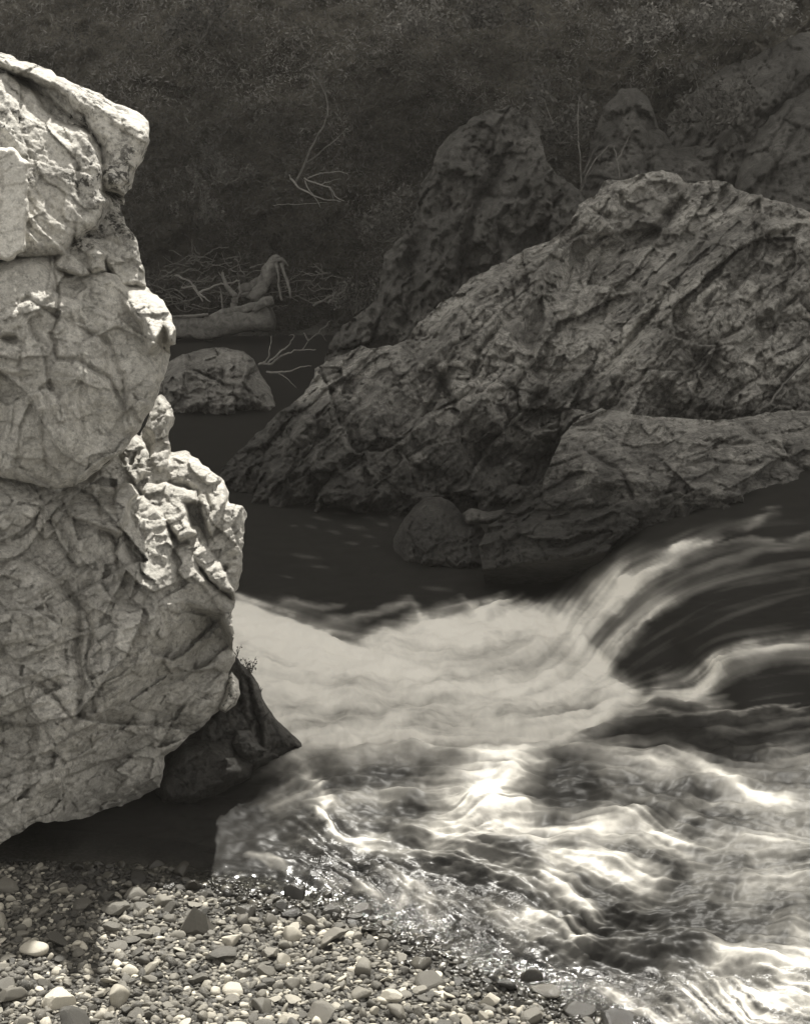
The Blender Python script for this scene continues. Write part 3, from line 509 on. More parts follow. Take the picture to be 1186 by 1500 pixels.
stroke([(620, 1150), (680, 1130), (720, 1120)], 14, .25); stroke([(570, 1345), (590, 1300), (600, 1290)], 8, .35); stroke([(470, 1290), (520, 1300), (570, 1320)], 8, .3); stroke([(360, 1250), (400, 1262), (420, 1275)], 6, .4)
stroke([(1040, 1405), (1100, 1402), (1250, 1410)], 17, .8, .15); stroke([(1000, 1440), (1060, 1455), (1130, 1470)], 20, .55, .5); stroke([(1120, 1450), (1250, 1470)], 26, .75, .3); stroke([(1150, 1360), (1180, 1370), (1250, 1350)], 18, .5); stroke([(960, 1495), (1040, 1480), (1160, 1510)], 20, .5, .5)
stroke([(880, 1450), (940, 1478), (980, 1500)], 12, .35, .6); stroke([(1030, 1230), (1110, 1240), (1250, 1210)], 26, .3); stroke([(1120, 1110), (1160, 1100), (1250, 1120)], 20, .35); stroke([(1040, 1170), (1120, 1180), (1250, 1160)], 14, .25); stroke([(1080, 1300), (1250, 1280)], 26, .28)
stroke([(930, 1330), (1000, 1310), (1100, 1330)], 12, .12); stroke([(900, 1385), (960, 1370), (1050, 1385)], 10, .12)
fr = sel * sstep(300, 480, WU + (WV - 1150) * -.3)
darkspot = np.exp(-((WU - 985) / 120)**2 - ((WV - 1365) / 48)**2) + .8 * np.exp(-((WU - 560) / 70)**2 - ((WV - 1125) / 18)**2) + .6 * np.exp(-((WU - 1000) / 100)**2 - ((WV - 1075) / 20)**2) + .8 * np.exp(-((WU - 820) / 60)**2 - ((WV - 1160) / 16)**2)
foam = foam + fr * (.085 + .018 * L1 + .03 * L2 + .16 * wn1 + .11 * bil + .07 * bil2 * sstep(.0, .3, bil)) * np.clip(1 - 1.1 * darkspot, 0, 1)
pool = sstep(.4, .7, foam) * (1 - sel)
foam = foam + pool * (.40 * bil + .2 * bil2 - .03 + .05 * L2 + .14 * np.exp(-((WU - 430) / 130)**2 - ((WV - 950) / 55)**2)) + (1 - sel) * sstep(.1, .4, foam) * (1 - pool) * .12 * bil  # last pool term paints the sunlit left side into the foam density
foam = foam * (1 - .47 * sel) * (1 + .25 * sel * bil2 + .07 * sel * L1) + (1 - sel) * .03 * L2 * sstep(.05, .3, foam) 
foam = foam + (1 - sel) * sstep(815, 880, WU) * (sstep(690, 800, WV)) * (.02 * L1 + .028 * L2 + .02)
foam = np.clip(foam, 0, 1)
# waves
turb = sel * sstep(180, 300, WU) * .026 * fbm(WU / 60., WV / 24., 46, 3) + fr * (.004 * L2 + .0012 * L1 + .03 * fbm(WU / 70. + WV / 90., WV / 34., 6, 4)) + pool * (.045 * wn1 + .035 * fbm(WU / 60., WV / 22., 16, 4) + .004 * L2) + .004 * fbm(WU / 40., WV / 9., 26, 3) * (1 - pool)
hA = hA + .02 * np.exp(-((WV - np.interp(WU, [330, 460, 580, 660], [893, 932, 968, 985])) / 12)**2) * sstep(700, 560, WU)
WH = hA * (1 - sel) + hB * sel
WP = P(WU, WV, Dz(WV, WH)); WP[..., 2] += turb + sel * sstep(0, 25, WV - VC) * wav
sx = WP[..., 0]; sy = WP[..., 1]
shallow = sstep(-.012, .075, WP[..., 2] - beach_z(sx, sy))
s = NT('river_water')
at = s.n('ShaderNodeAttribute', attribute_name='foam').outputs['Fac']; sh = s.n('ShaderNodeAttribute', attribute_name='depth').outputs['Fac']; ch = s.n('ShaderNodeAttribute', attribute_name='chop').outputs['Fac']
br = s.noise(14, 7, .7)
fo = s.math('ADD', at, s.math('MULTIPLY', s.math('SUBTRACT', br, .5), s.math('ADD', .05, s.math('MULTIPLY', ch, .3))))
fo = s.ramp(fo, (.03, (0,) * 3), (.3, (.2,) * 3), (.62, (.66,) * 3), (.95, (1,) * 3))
nz = s.n('ShaderNodeMapping'); nz.inputs['Scale'].default_value = (1, 1.6, 1); s.t.links.new(s.tc.outputs['Object'], nz.inputs['Vector'])
bn = s.n('ShaderNodeBump'); bn.inputs['Distance'].default_value = .03; s.t.links.new(s.noise(11, 5, .62, nz.outputs[0], 1.0), bn.inputs['Height']); s.t.links.new(s.math('MULTIPLY', s.math('MULTIPLY', ch, ch), .75), bn.inputs['Strength'])
wat = s.bsdf(warm(.02), s.math('SUBTRACT', .5, s.math('MULTIPLY', ch, .26)), bn.outputs[0], s.math('ADD', .16, s.math('MULTIPLY', ch, .4))); wat.inputs['IOR'].default_value = 1.33
fb = s.bump(s.noise(16, 6, .6), .12, .03)
foa = s.bsdf(warm(.88), .8, fb, .15)
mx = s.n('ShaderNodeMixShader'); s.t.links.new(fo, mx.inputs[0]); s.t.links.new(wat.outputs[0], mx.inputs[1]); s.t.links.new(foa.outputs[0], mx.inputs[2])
tr = s.n('ShaderNodeBsdfTransparent'); tr.inputs[0].default_value = (.9, .9, .86, 1); gl = s.n('ShaderNodeBsdfGlossy'); gl.inputs['Roughness'].default_value = .1; s.t.links.new(bn.outputs[0], gl.inputs['Normal'])
m0 = s.n('ShaderNodeMixShader'); m0.inputs[0].default_value = .12; s.t.links.new(tr.outputs[0], m0.inputs[1]); s.t.links.new(gl.outputs[0], m0.inputs[2])
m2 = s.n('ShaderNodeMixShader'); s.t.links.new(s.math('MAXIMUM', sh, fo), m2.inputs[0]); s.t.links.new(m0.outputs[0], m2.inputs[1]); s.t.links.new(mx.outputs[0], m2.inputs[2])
M['water'] = s.done(m2)
chop = np.clip(fr * (.12 + .88 * sstep(1190, 1300, WV + (560 - WU) * .25)) * (1 - .93 * sstep(740, 860, WU) * sstep(1440, 1400, WV)) + .25 * np.exp(-((WV - 868) / 14)**2 - ((WU - 430) / 60)**2) + .35 * np.exp(-((WV - 790) / 45)**2 - ((WU - 520) / 120)**2), 0, 1)
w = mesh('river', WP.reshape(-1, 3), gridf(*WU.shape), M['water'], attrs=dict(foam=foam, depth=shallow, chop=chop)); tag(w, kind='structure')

# ------------------------------------------------------------------ pebbles
_bx = np.arange(-3.6, 3.61, .02); _by = np.arange(2.6, 9, .02); _BZ = beach_z(*np.meshgrid(_bx, _by)).tolist()
def bzf(x, y):
    a = min(max((x + 3.6) / .02, 0), len(_bx) - 2.01); b = min(max((y - 2.6) / .02, 0), len(_by) - 2.01); i = int(a); j = int(b); a -= i; b -= j
    return (_BZ[j][i] * (1 - a) + _BZ[j][i + 1] * a) * (1 - b) + (_BZ[j + 1][i] * (1 - a) + _BZ[j + 1][i + 1] * a) * b
def gpx(u, v, z):
    b = (750 - v) / F; D = (H - z) / (SP - b * CP); return D * (u - 593) / F, D * (CP + b * SP)
import bmesh
def ico(sub):
    bm = bmesh.new(); bmesh.ops.create_icosphere(bm, subdivisions=sub, radius=1); V = np.array([v.co[:] for v in bm.verts]); Fc = np.array([[v.index for v in f.verts] for f in bm.faces]); bm.free(); return V, Fc
def stone_shape(sub, seed, flat=.55, cuts=9, rnd=.8):
    r = np.random.default_rng(seed); V, Fc = ico(sub); V = V.copy()
    for k in range(cuts):
        n = r.normal(size=3); n /= np.linalg.norm(n); d = r.uniform(.42, .82); q = V @ n - d; V -= np.outer(np.maximum(q, 0) * rnd, n)
    V *= np.array([1, r.uniform(.6, .9), flat * r.uniform(.45, 1.0)])
    V *= (1 + .07 * fbm(V[:, 0] * 1.6 + seed, V[:, 1] * 1.6, V[:, 2] * 1.6, 4, .6))[:, None]
    return V / np.abs(V[:, 0]).max(), Fc
def stone_mat(name, lo, mid, hi, rough, island):
    s = NT(name); rnd = s.n('ShaderNodeNewGeometry').outputs['Random Per Island'] if island else s.n('ShaderNodeObjectInfo').outputs['Random']
    base = s.ramp(rnd, (0, lo), (.4, mid * .6), (.75, mid), (1, hi)); k = 1 if island else 1
    mot = s.ramp(s.noise(38, 7, .7, dist=.5), (.3, .55), (.7, 1.25)); b = s.bump(s.noise(150, 6, .7), .5, .003)
    vein = s.noise(24, 3, .5, dist=2.0); vv = s.math('MAXIMUM', s.math('SUBTRACT', 1.0, s.math('MULTIPLY', s.math('ABSOLUTE', s.math('SUBTRACT', vein, .5)), 60.)), 0.)
    col = s.mix(s.math('MULTIPLY', vv, .35), s.mix(1.0, base, mot, 'MULTIPLY'), warm(hi)); return s.done(s.bsdf(col, rough, b, .4))
M['peb'] = stone_mat('dry_pebble', .04, .18, .48, .6, False); M['pebs'] = stone_mat('dry_gravel', .03, .15, .5, .7, True)
M['wetpeb'] = stone_mat('wet_pebble', .02, .05, .1, .22, False); M['wets'] = stone_mat('wet_gravel', .02, .05, .12, .25, True)
def rotm(yaw, tx, ty):
    cy, sy_ = math.cos(yaw), math.sin(yaw); a = np.array([[cy, -sy_, 0], [sy_, cy, 0], [0, 0, 1]])
    cx, sx_ = math.cos(tx), math.sin(tx); b = np.array([[1, 0, 0], [0, cx, -sx_], [0, sx_, cx]]); c2, s2 = math.cos(ty), math.sin(ty)
    return b @ np.array([[c2, 0, s2], [0, 1, 0], [-s2, 0, c2]]) @ a
def to_px(x, y, z):
    d = y * CP - (z - H) * SP; return 593 + F * x / d, 750 - F * ((z - H) * CP + y * SP) / d
placed = []; cellh = {}
def free(x, y, r, k=.86):
    c = (int(x // .12), int(y // .12))
    for a in (-1, 0, 1):
        for b in (-1, 0, 1):
            for (X, Y, R) in cellh.get((c[0] + a, c[1] + b), ()):
                if (X - x)**2 + (Y - y)**2 < ((R + r) * k)**2: return False
    return True
def put(x, y, r): cellh.setdefault((int(x // .12), int(y // .12)), []).append((x, y, r))
protos = []; wprotos = []
for i in range(16):
    V, Fc = stone_shape(3, 100 + i, .5 if i % 3 else .75, 8 + i % 6, .75 + .2 * (i % 2))
    for store, mt in ((protos, 'peb'), (wprotos, 'wetpeb')):
        me = bpy.data.meshes.new('pebble'); me.from_pydata(V.tolist(), [], Fc.tolist()); me.polygons.foreach_set('use_smooth', [i % 3 == 0] * len(Fc)); me.materials.append(M[mt])
        store.append(me)
def stone_obj(name, me, x, y, r, lift=.3, tilt=.3, yaw=None, z=None, sz=1.0):
    o = bpy.data.objects.new(name, me); sc.collection.objects.link(o)
    o.location = (x, y, (bzf(x, y) if z is None else z) + r * lift); o.scale = (r, r, r * sz)
    o.rotation_euler = (random.gauss(0, tilt), random.gauss(0, tilt), random.uniform(0, 6.3) if yaw is None else yaw); return o
# the stones one can name
def at_px(u, v):
    p = gpx(u, v, .05)
    for _ in range(4): p = gpx(u, v, bzf(*p) + .02)
    return float(p[0]), float(p[1])
special = [(286, 1358, .075, 'standing_stone', 'dark pyramid shaped stone standing upright on the sunlit pebble beach', 'stone', 1),
    (172, 1330, .062, 'flat_stone', 'large pale flat stone near the shadow edge on the beach', 'stone', 0), (206, 1326, .036, 'flat_stone', 'pale rounded stone touching the large flat stone on its right', 'stone', 0),
    (238, 1318, .042, 'flat_stone', 'broad pale stone lying above the pyramid stone toward the water', 'stone', 0), (286, 1322, .034, 'flat_stone', 'cream flat stone at the back of the beach above pyramid stone', 'stone', 0),
    (252, 1343, .034, 'round_stone', 'speckled round stone directly left of the pyramid stone', 'stone', 2), (322, 1398, .06, 'long_stone', 'long flat grey stone lying below the pyramid stone', 'stone', 3),
    (338, 1376, .04, 'round_stone', 'mottled dark grey stone right below the pyramid stone', 'stone', 4), (800, 1450, .055, 'shore_rock', 'dark wet rock at the tip of the beach beside the rapids', 'rock', 5),
    (850, 1478, .06, 'shore_rock', 'black wet rock at the lower right end of the pebble beach', 'rock', 5), (430, 1335, .05, 'shore_rock', 'dark wet stone at the waterline right of the pyramid stone', 'rock', 5), (905, 1500, .06, 'shore_rock', 'dark wet rock awash in foam at the bottom edge', 'rock', 5),
    (50, 1390, .055, 'round_stone', 'dim grey stone lying in the outcrop shadow at left', 'stone', 2)]
for k, (u, v, r, nm, lab, cat, ty) in enumerate(special):
    x, y = at_px(u, v); put(x, y, r * (1.0 if ty != 1 else .8))
    if ty == 1:
        V = np.array([(-.9, -.35, -.3), (.75, -.5, -.3), (1.0, .3, -.3), (-.2, .75, -.3), (-.02, -.02, 1.15), (.1, -.55, .15), (.55, -.1, .62), (-.5, .1, .35)])
        bm = bmesh.new(); vs = [bm.verts.new(p) for p in V]; bmesh.ops.convex_hull(bm, input=vs); bmesh.ops.subdivide_edges(bm, edges=bm.edges[:], cuts=6, use_grid_fill=True)
        bmesh.ops.triangulate(bm, faces=bm.faces[:])
        for q in bm.verts: q.co *= 1 + .05 * float(fbm(q.co.x * 2.5, q.co.y * 2.5, q.co.z * 2.5 + 3, 4, .6))
        me = bpy.data.meshes.new('standing_stone'); bm.to_mesh(me); bm.free(); me.materials.append(M['peb']); o = stone_obj(nm, me, x, y, r, .28, 0, .1)
    else:
        me = (wprotos if ty == 5 else protos)[(k * 5) % 16]; o = stone_obj(nm, me, x, y, r, .35, .12, random.uniform(-.4, .4), None, {0: .7, 2: 1.5, 3: .7, 4: 1.2, 5: 1.2}[ty])
    tag(o, lab, cat)
cnt = 0; tries = 0
kinds = [('pale rounded pebble lying in the sunlit part of the gravel beach', 'pebbles on the sunlit beach'), ('dim pebble lying in the shadow that the outcrop throws on the beach', 'pebbles in the outcrop shadow'), ('dark wet pebble along the waterline of the beach', 'wet pebbles along the waterline')]
while cnt < 286 and tries < 60000:
    tries += 1
    u = random.uniform(-30, 960); v = random.uniform(1262, 1530); x, y = at_px(u, v)
    r = .022 + .034 * random.random()**2.2
    if cnt > 240: r = .02 + .006 * random.random()
    bz = bzf(x, y)
    if bz < -.03 or not free(x, y, r * .9): continue
    put(x, y, r * .9); wet = bz < .016 + .006 * math.sin(x * 9); sh_ = u < 108 and not (v > 1460 + .6 * (110 - u) * -1 + 40)
    o = stone_obj('pebble', (wprotos if wet else protos)[random.randrange(16)], x, y, r, .34, .36, None, None, random.uniform(.75, 1.2))
    q = 2 if wet else (1 if sh_ else 0); tag(o, kinds[q][0], 'pebble', kinds[q][1]); cnt += 1
lows = [stone_shape(2, 300 + i, .6, 8, .85) for i in range(14)]
for nm, lim, wetf, n in (('gravel', 12000, False, 7400), ('wet_gravel', 6000, True, 2600)):
    VS = []; FS = []; off = 0; c = 0; tr_ = 0
    while c < n and tr_ < n * 14:
        tr_ += 1
        u = random.uniform(-150, 1150); v = random.uniform(1250, 1600); x, y = gpx(u, v, .04); bz = bzf(x, y)
        wet = bz < .016 + .008 * math.sin(x * 9 + 1.3 * math.sin(y * 20))
        if wet != wetf or bz < -.09: continue
        r = .0085 + .018 * random.random()**1.7
        if c < n * .5 and not free(x, y, r, .75): continue
        if c < n * .5: put(x, y, r)
        V, Fc = lows[random.randrange(14)]; R = rotm(random.uniform(0, 6.3), random.gauss(0, .35), random.gauss(0, .35))
        W = (V * np.array([r, r, r * random.uniform(.8, 1.3)])) @ R.T + np.array([x, y, bz + r * (.25 if c < n * .5 else .05)]); VS.append(W); FS.append(Fc + off); off += len(V); c += 1
    o = mesh(nm, np.concatenate(VS), np.concatenate(FS), M['wets' if wetf else 'pebs'], smooth=False)
    tag(o, 'small dark wet gravel along the water edge' if wetf else 'small mixed grey gravel filling the beach between larger pebbles', 'gravel', kind='stuff')

# ------------------------------------------------------------------ wood
def bark(name, lo, hi, sc_=8):
    s = NT(name); mp = s.n('ShaderNodeMapping'); mp.inputs['Scale'].default_value = (1, 1, 1); s.t.links.new(s.tc.outputs['Object'], mp.inputs['Vector'])
    c = s.ramp(s.noise(sc_, 8, .7, mp.outputs[0], .8), (.3, lo), (.7, hi)); return s.done(s.bsdf(c, .85, s.bump(s.noise(sc_ * 3, 6, .7), .8, .03), .2))
M['wood'] = bark('weathered_wood', .06, .22); M['twig'] = bark('bleached_twig', .14, .3); M['dimwood'] = bark('dim_wood', .06, .2)
def tube_np(pts, rad, ns=8, rough=.12, seed=0.):
    pts = np.asarray(pts, float); n = len(pts)
    # subdivide smoothly
    k = max(2, int(30 / n)) if n < 12 else 2; t = np.linspace(0, n - 1, (n - 1) * k + 1); i = np.clip(t.astype(int), 0, n - 2); f = (t - i)[:, None]
    p0 = pts[np.maximum(i - 1, 0)]; p1 = pts[i]; p2 = pts[i + 1]; p3 = pts[np.minimum(i + 2, n - 1)]
    C = .5 * (2 * p1 + (p2 - p0) * f + (2 * p0 - 5 * p1 + 4 * p2 - p3) * f**2 + (3 * p1 - p0 - 3 * p2 + p3) * f**3)
    jt = .05 * np.stack([fbm(t * 1.3, seed + q * 7.7, 4.4, 4, .7) for q in range(3)], 1) * min(1, np.linalg.norm(C[-1] - C[0]) / .5); C = C + jt
    R = np.interp(t, np.arange(n), rad) * (1 if max(rad) > .07 else .62); T = np.gradient(C, axis=0); T /= np.linalg.norm(T, axis=1)[:, None] + 1e-9
    up_ = np.array([.2, .3, .9]); A = np.cross(T, up_); A /= np.linalg.norm(A, axis=1)[:, None] + 1e-9; B = np.cross(T, A)
    a = np.linspace(0, 2 * math.pi, ns, endpoint=False); ca = np.cos(a)[None, :, None]; sa = np.sin(a)[None, :, None]
    m = len(C); rr = R[:, None] * (1 + rough * 1.6 * fbm(np.cos(a)[None, :] * 1.5 + seed, np.sin(a)[None, :] * 1.5 + 0 * R[:, None], t[:, None] * 1.2, 3))
    V = C[:, None, :] + rr[..., None] * (ca * A[:, None, :] + sa * B[:, None, :]); V = V.reshape(-1, 3); Fq = []
    for j in range(m - 1):
        for q in range(ns): Fq.append([j * ns + q, j * ns + (q + 1) % ns, (j + 1) * ns + (q + 1) % ns, (j + 1) * ns + q])
    Fq.append([*range(ns)][::-1]); Fq.append([(m - 1) * ns + q for q in range(ns)])
    return V, Fq
def wood(name, lines, mat, label=None, cat=None, group=None, ns=8, rough=.12):
    """lines: [( [(u, v, D), ...], r0, r1 ), ...] one branched piece of wood"""
    VV = []; FF = []; off = 0
    for q, (pts, r0, r1) in enumerate(lines):
        W = np.array([P(*p) for p in pts]); V, Fq = tube_np(W, np.linspace(r0, r1, len(pts)), ns, rough, q * 3.3); VV.append(V); FF += [[i + off for i in f] for f in Fq]; off += len(V)
    o = mesh(name, np.concatenate(VV), FF, mat)
    if label: tag(o, label, cat, group)
    return o
wood('fallen_log', [([(150, 486, 25.6), (200, 486, 25.4), (250, 482, 25.2), (300, 478, 25.1), (350, 472, 25), (400, 464, 24.9)], .16, .2), ([(300, 470, 25.0), (330, 460, 24.9), (360, 452, 24.9), (402, 444, 24.8)], .09, .06), ([(372, 455, 24.8), (385, 446, 24.7), (400, 440, 24.7)], .05, .09), ([(210, 470, 25), (260, 464, 25), (305, 462, 24.9)], .03, .05)], M['wood'],
     'long weathered grey log lying at the far edge of the pool', 'log', ns=14, rough=.6)
wood('broken_stump', [([(372, 440, 25.4), (384, 418, 25.4), (396, 396, 25.5), (410, 378, 25.6)], .13, .11), ([(404, 384, 25.4), (408, 410, 25.3), (412, 440, 25.2)], .05, .03), ([(412, 386, 25.4), (420, 408, 25.2), (426, 436, 25.1)], .05, .03), ([(404, 384, 25.5), (414, 380, 25.4), (422, 390, 25.4)], .07, .02)], M['wood'],
     'leaning broken tree stump with hanging roots behind the log', 'stump', ns=14, rough=.6)
wood('driftwood', [([(352, 426, 25.6), (370, 418, 25.6), (392, 410, 25.6), (404, 408, 25.7)], .09, .1), ([(350, 432, 25.5), (370, 428, 25.5), (386, 424, 25.5)], .06, .05)], M['wood'], 'short pale driftwood pieces stacked against the leaning stump', 'driftwood', ns=10, rough=.3)
wood('forked_snag', [([(340, 464, 25.1), (342, 448, 25.1), (344, 434, 25.1), (332, 418, 25.2), (326, 400, 25.3)], .08, .025), ([(343, 440, 25.1), (352, 428, 25.1), (350, 414, 25.2)], .05, .02), ([(328, 466, 25.2), (326, 440, 25.3), (322, 420, 25.3)], .03, .02)], M['wood'], 'forked upright snag standing on the log', 'snag', ns=8, rough=.25)
wood('bare_branch', [([(290, 430, 25.3), (310, 420, 25.4), (334, 416, 25.4), (352, 412, 25.5)], .035, .02), ([(292, 430, 25.3), (300, 436, 25.2), (308, 442, 25.2)], .03, .015)], M['twig'], 'thin pale branch slanting behind the log left of the snag', 'branch')
wood('bare_branch', [([(256, 404, 25.5), (270, 408, 25.5), (286, 422, 25.4), (298, 442, 25.3)], .035, .02), ([(266, 422, 25.4), (282, 420, 25.4), (292, 434, 25.3)], .03, .015)], M['twig'], 'arched pale branch hanging over the bank behind the outcrop edge', 'branch')
wood('bare_branch', [([(458, 448, 25), (476, 438, 25), (500, 430, 25), (508, 420, 25), (506, 414, 25), (494, 414, 25)], .04, .015)], M['dimwood'], 'hooked branch reaching right of the stump', 'branch')
wood('dead_branch', [([(378, 534, 17.2), (400, 530, 17.1), (420, 520, 17), (440, 514, 17), (462, 513, 17)], .028, .008), ([(386, 532, 17.1), (394, 518, 17), (396, 502, 17), (398, 492, 17)], .018, .006), ([(392, 530, 17), (410, 518, 17), (422, 506, 17), (430, 494, 16.9), (424, 490, 16.9)], .02, .007),
     ([(390, 546, 16.9), (414, 545, 16.8), (436, 540, 16.8), (456, 534, 16.8)], .024, .008), ([(402, 530, 17), (408, 520, 17), (410, 512, 17)], .012, .005), ([(408, 548, 16.8), (422, 556, 16.7), (434, 568, 16.7)], .01, .004), ([(438, 514, 17), (446, 508, 17), (452, 496, 17)], .01, .004)], M['twig'], 'bleached dead branch with forked twigs rising from water beside the far boulder', 'branch', ns=6)
wood('dead_branch', [([(444, 488, 21), (452, 498, 21), (462, 492, 21), (476, 480, 21), (484, 470, 21)], .02, .01), ([(462, 492, 21), (470, 488, 21), (478, 500, 21)], .015, .008)], M['dimwood'], 'dim crooked branch on the dark bank left of the back outcrop', 'branch', ns=6)
wood('dead_bush', [([(425, 262, 26), (440, 276, 25.8), (465, 290, 25.7), (500, 296, 25.6)], .035, .012), ([(446, 262, 26), (462, 268, 25.8), (480, 274, 25.7), (492, 286, 25.6), (504, 294, 25.5)], .03, .01), ([(446, 264, 26), (456, 282, 25.7), (470, 304, 25.6)], .02, .008), ([(450, 262, 26), (470, 254, 25.8), (494, 252, 25.7), (510, 254, 25.6)], .022, .008), ([(468, 270, 25.8), (484, 266, 25.7), (500, 262, 25.6)], .015, .006),
     ([(480, 274, 25.7), (486, 282, 25.6), (488, 296, 25.6)], .012, .006), ([(424, 256, 26), (428, 264, 26), (434, 270, 25.9)], .02, .01), ([(400, 300, 26), (440, 299, 25.8), (480, 298, 25.7)], .01, .008)], M['twig'], 'pale bare bush with drooping branches on the dark hillside', 'bush', ns=6)
wood('leaning_sapling', [([(432, 268, 26.4), (444, 244, 26.3), (458, 214, 26.2), (472, 190, 26.1), (480, 168, 26), (478, 140, 26), (466, 116, 26), (452, 100, 26)], .045, .01), ([(446, 240, 26.3), (470, 222, 26), (494, 202, 25.8), (514, 184, 25.7)], .03, .008), ([(478, 140, 26), (476, 120, 25.9), (474, 104, 25.8)], .012, .006)], M['dimwood'], 'thin curved sapling leaning up from the bare bush', 'sapling', ns=6)
for k, (u, v) in enumerate([(226, 416), (262, 436), (292, 376), (322, 430), (360, 400), (420, 418), (450, 414), (486, 430), (250, 400), (280, 385), (310, 395), (270, 445), (235, 430), (440, 430), (470, 400), (385, 460), (345, 385), (300, 408)]):
    ln = []
    for q in range(7):
        a = random.uniform(-.5, 3.6); L = random.uniform(12, 46); u0 = u + random.uniform(-14, 14); v0 = v + random.uniform(-10, 12); b = random.uniform(-8, 8)
        ln.append(([(u0, v0, 25.6 + random.uniform(-.2, .3)), (u0 + L * .5 * math.cos(a), v0 - L * .3 * math.sin(a) + b, 25.5), (u0 + L * math.cos(a), v0 - L * .6 * math.sin(a), 25.4 + random.uniform(-.3, .3))], .022, .007))
    wood('brushwood', ln, M['dimwood'], 'loose tangle of dead sticks heaped on the far bank around the log', 'brushwood', 'dead stick tangles on the far bank', ns=5)
for k, (pts, lab) in enumerate([([(846, 330, 21.5), (850, 260, 21.6), (846, 190, 21.8), (850, 140, 22)], 'slender dark sapling rising behind the ridge peak'), ([(812, 350, 21), (840, 300, 21), (868, 240, 21), (900, 210, 21.2)], 'bent dark sapling leaning right behind the ridge peak'), ([(905, 262, 20.6), (903, 236, 20.6), (898, 216, 20.7)], 'short thick sapling just above the ridge peak')]):
    wood('thin_sapling', [(pts, .028, .01), ([pts[1], (pts[1][0] + 16, pts[1][1] - 34, pts[1][2]), (pts[1][0] + 34, pts[1][1] - 60, pts[1][2] - .2)], .02, .006)], M['dimwood'], lab, 'sapling', ns=6)
wood('wedged_pole', [([(1104, 606, 12.2), (1130, 584, 12.3), (1160, 552, 12.4), (1200, 512, 12.4)], .02, .012)], M['dimwood'], 'thin straight pole wedged in a crack of the ridge at right', 'pole', ns=6)

# ------------------------------------------------------------------ plants
def leafmat(name, c, tr=0.2):
    s = NT(name); n = s.n('ShaderNodeNewGeometry').outputs['Random Per Island']; col = s.mix(1.0, s.ramp(n, (0, c * .75), (.7, c), (1, c * 1.35)), s.ramp(s.noise(.7, 6, .65, dist=.5), (.3, (.3,) * 3), (.68, (1.7,) * 3)), 'MULTIPLY'); col = s.mix(1.0, col, zone(s), 'MULTIPLY') if name == 'dry_brush' else col; return s.done(s.bsdf(col, .7, None, .2))
M['leaf'] = leafmat('dark_leaf', .1); M['brush'] = leafmat('dry_brush', .12); M['paleleaf'] = leafmat('pale_leaf', .2)
def leaves(C, size, rg, asp=2.2, updir=0.0):
    n = len(C); d = rg.normal(size=(n, 3)); d[:, 2] += updir; d /= np.linalg.norm(d, axis=1)[:, None]; e = np.cross(d, rg.normal(size=(n, 3))); e /= np.linalg.norm(e, axis=1)[:, None]
    L = (size * rg.uniform(.5, 1.4, n))[:, None]; Wd = L / asp; V = np.stack([C - d * L * .5, C + e * Wd * .5, C + d * L * .5, C - e * Wd * .5], 1).reshape(-1, 3); Fc = np.arange(4 * n).reshape(n, 4); return V, Fc
# small plant on the dark rock
def plant(u, v, D, hgt, n, lab):
    b = P(u, v, D); root = empty('small_plant', b, lab, 'plant'); VV = []; FF = []; off = 0; LC = []
    for k in range(n):
        a = random.uniform(0, 6.28); t = b + np.array([math.cos(a) * hgt * random.uniform(.2, .6), math.sin(a) * hgt * .4, hgt * random.uniform(.6, 1.05)]); m_ = (b + t) / 2 + np.array([0, 0, hgt * .1]); V, Fq = tube_np([b, m_, t], [.0035, .0025, .0015], 5); VV.append(V); FF += [[i + off for i in f] for f in Fq]; off += len(V)
        for q in range(9): f = random.uniform(.35, 1.05); LC.append(b + (t - b) * f + rng.normal(size=3) * hgt * .07)
    adopt(mesh('stem', np.concatenate(VV), FF, M['dimwood']), root); V, Fc = leaves(np.array(LC), hgt * .17, rng, 2.0, .4); adopt(mesh('foliage', V, Fc, M['leaf'], smooth=False), root)
plant(366, 990, 6.75, .085, 8, 'small leafy plant sprouting from the top of the dark triangular rock')
plant(347, 962, 6.6, .055, 3, 'tiny sprig growing where the outcrop meets the foam pool')
plant(382, 1014, 6.75, .03, 3, 'tiny tuft on the slope of the dark triangular rock')
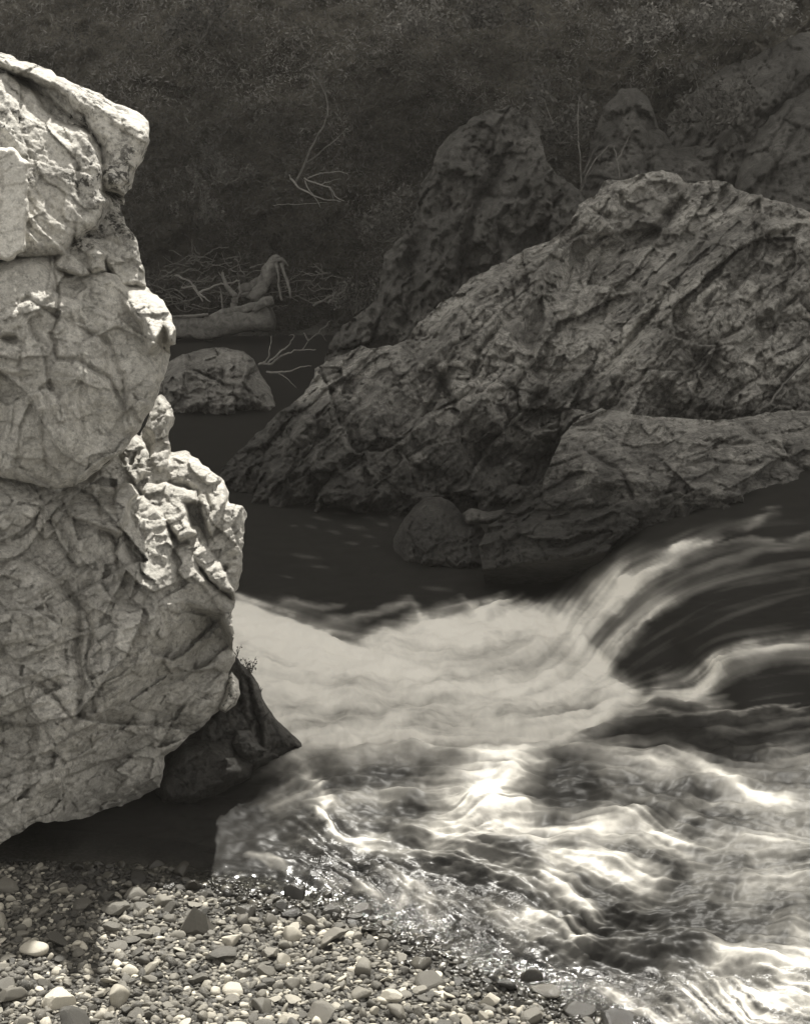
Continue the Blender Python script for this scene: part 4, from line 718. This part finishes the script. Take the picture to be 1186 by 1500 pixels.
# brush covering the hillside: nobody could count it
rg = np.random.default_rng(5); n = 170000
iu = rg.uniform(-150, 1330, n); iv = rg.uniform(-50, 500, n)
dens = fbm(iu / 70., iv / 55., 5, 4); keep = rg.uniform(-.8, .9, n) < dens + .25 - .5 * sstep(780, 960, iu + .3 * (iv - 200)); iu, iv, dens = iu[keep], iv[keep], dens[keep]
ci = np.clip(np.searchsorted(hu, iu), 1, len(hu) - 1); cj = np.clip(np.searchsorted(hv, iv), 1, len(hv) - 1)
C = P(iu, iv, HD[cj, ci] - rg.uniform(0, .5, len(iu)) * np.clip(.6 + dens, .2, 1.4))
V, Fc = leaves(C, .10, rg, 4.5, .3)
o = mesh('brush_cover', V, Fc, M['brush'], smooth=False); tag(o, 'dense dark brush and dry grass covering the shaded hillside', 'brush', kind='stuff')
def bush(u, v, D, r, n, mat, lab, name='shrub', grp=None):
    b = P(u, v + r * F / D * .6, D); root = empty(name, b, lab, 'shrub', grp); g_ = rg.normal(size=(n, 3)); g_ /= np.linalg.norm(g_, axis=1)[:, None]
    cl = rg.normal(size=(14, 3)) * r * .55; cl[:, 2] = np.abs(cl[:, 2]); C = cl[rg.integers(0, 14, n)] + g_ * r * .4 * rg.uniform(0, 1, (n, 1))**.5 + b + np.array([0, 0, r * .3])
    V, Fc = leaves(C, r * .16, rg, 2.2, .2); adopt(mesh('foliage', V, Fc, mat, smooth=False), root)
    VV = []; FF = []; off = 0
    for c in cl[:7]:
        t = b + c + np.array([0, 0, r * .3]); V, Fq = tube_np([b, (b + t) / 2 + rg.normal(size=3) * r * .08, t], [r * .05, r * .03, r * .012], 5); VV.append(V); FF += [[i + off for i in f] for f in Fq]; off += len(V)
    adopt(mesh('stems', np.concatenate(VV), FF, M['dimwood']), root)
for (u, v, D, r, n, mt, lab) in [(605, 36, 28.5, .5, 1500, 'paleleaf', 'pale leafed shrub catching light at the top centre of the hillside'), (932, 50, 26, .55, 1700, 'paleleaf', 'pale leafed shrub high on the slope above the crag'), (1010, 40, 25.6, .5, 1500, 'paleleaf', 'lighter scrubby shrub at the top right of the slope'), (1110, 20, 25, .6, 1500, 'paleleaf', 'pale scrub at the upper right corner of the hillside'),
    (290, 40, 29, .6, 1400, 'leaf', 'dim shrub near the top left of the hillside'), (720, 16, 27.5, .6, 1400, 'leaf', 'dark shrub at the top edge right of the centre shrub'), (330, 250, 26.2, .45, 1000, 'leaf', 'dark shrub on the slope left of the bare bush'), (300, 310, 26, .4, 900, 'leaf', 'low dark shrub above the brushwood heap'), (560, 330, 24.5, .5, 1200, 'leaf', 'dark shrub growing at the left foot of the back outcrop'), (820, 180, 23.5, .6, 1400, 'leaf', 'dark shrub between the back outcrop and the upper crag'), (1040, 160, 22.5, .6, 1400, 'leaf', 'dark shrub right of the upper crag'), (520, 440, 22, .35, 900, 'leaf', 'small dark shrub on the bank below the back outcrop')]:
    bush(u, v, D, r, n, M[mt], lab)

# ------------------------------------------------------------------ light
az = math.radians(4.5); el = math.radians(55)
sun = bpy.data.lights.new('sun', 'SUN'); so = bpy.data.objects.new('sun', sun); sc.collection.objects.link(so)
sun.energy = 4.1; sun.angle = math.radians(.53); sun.color = (1, .965, .895)
import mathutils
dv = mathutils.Vector((math.sin(az) * math.cos(el), math.cos(az) * math.cos(el), math.sin(el))); so.rotation_euler = dv.to_track_quat('Z', 'Y').to_euler()
wd = bpy.data.worlds.new('World'); sc.world = wd; wd.use_nodes = True; t = wd.node_tree; bg = t.nodes['Background']
sk = t.nodes.new('ShaderNodeTexSky'); sk.sky_type = 'NISHITA'; sk.sun_disc = False; sk.sun_elevation = el; sk.sun_rotation = az
hs = t.nodes.new('ShaderNodeHueSaturation'); hs.inputs['Saturation'].default_value = .06; t.links.new(sk.outputs[0], hs.inputs['Color'])
tn = t.nodes.new('ShaderNodeMix'); tn.data_type = 'RGBA'; tn.blend_type = 'MULTIPLY'; tn.inputs[0].default_value = 1; tn.inputs[7].default_value = (1.04, 1, .935, 1); t.links.new(hs.outputs[0], tn.inputs[6])
t.links.new(tn.outputs[2], bg.inputs[0]); bg.inputs[1].default_value = .09
sc.view_settings.view_transform = 'Standard'; sc.view_settings.look = 'None'; sc.view_settings.exposure = 1.3; sc.view_settings.gamma = 1

s = NT('air'); pv = s.n('ShaderNodeVolumePrincipled'); pv.inputs['Color'].default_value = (1, .95, .87, 1); pv.inputs['Density'].default_value = .0013; s.t.links.new(pv.outputs[0], s.out.inputs['Volume'])
bv = [(x, y, z) for x in (-64, 64) for y in (-22, 74) for z in (-3, 62)]
hz = mesh('haze', np.array(bv, float), [(0, 1, 3, 2), (4, 6, 7, 5), (0, 4, 5, 1), (2, 3, 7, 6), (0, 2, 6, 4), (1, 5, 7, 3)], s.m, smooth=False); tag(hz, kind='stuff')
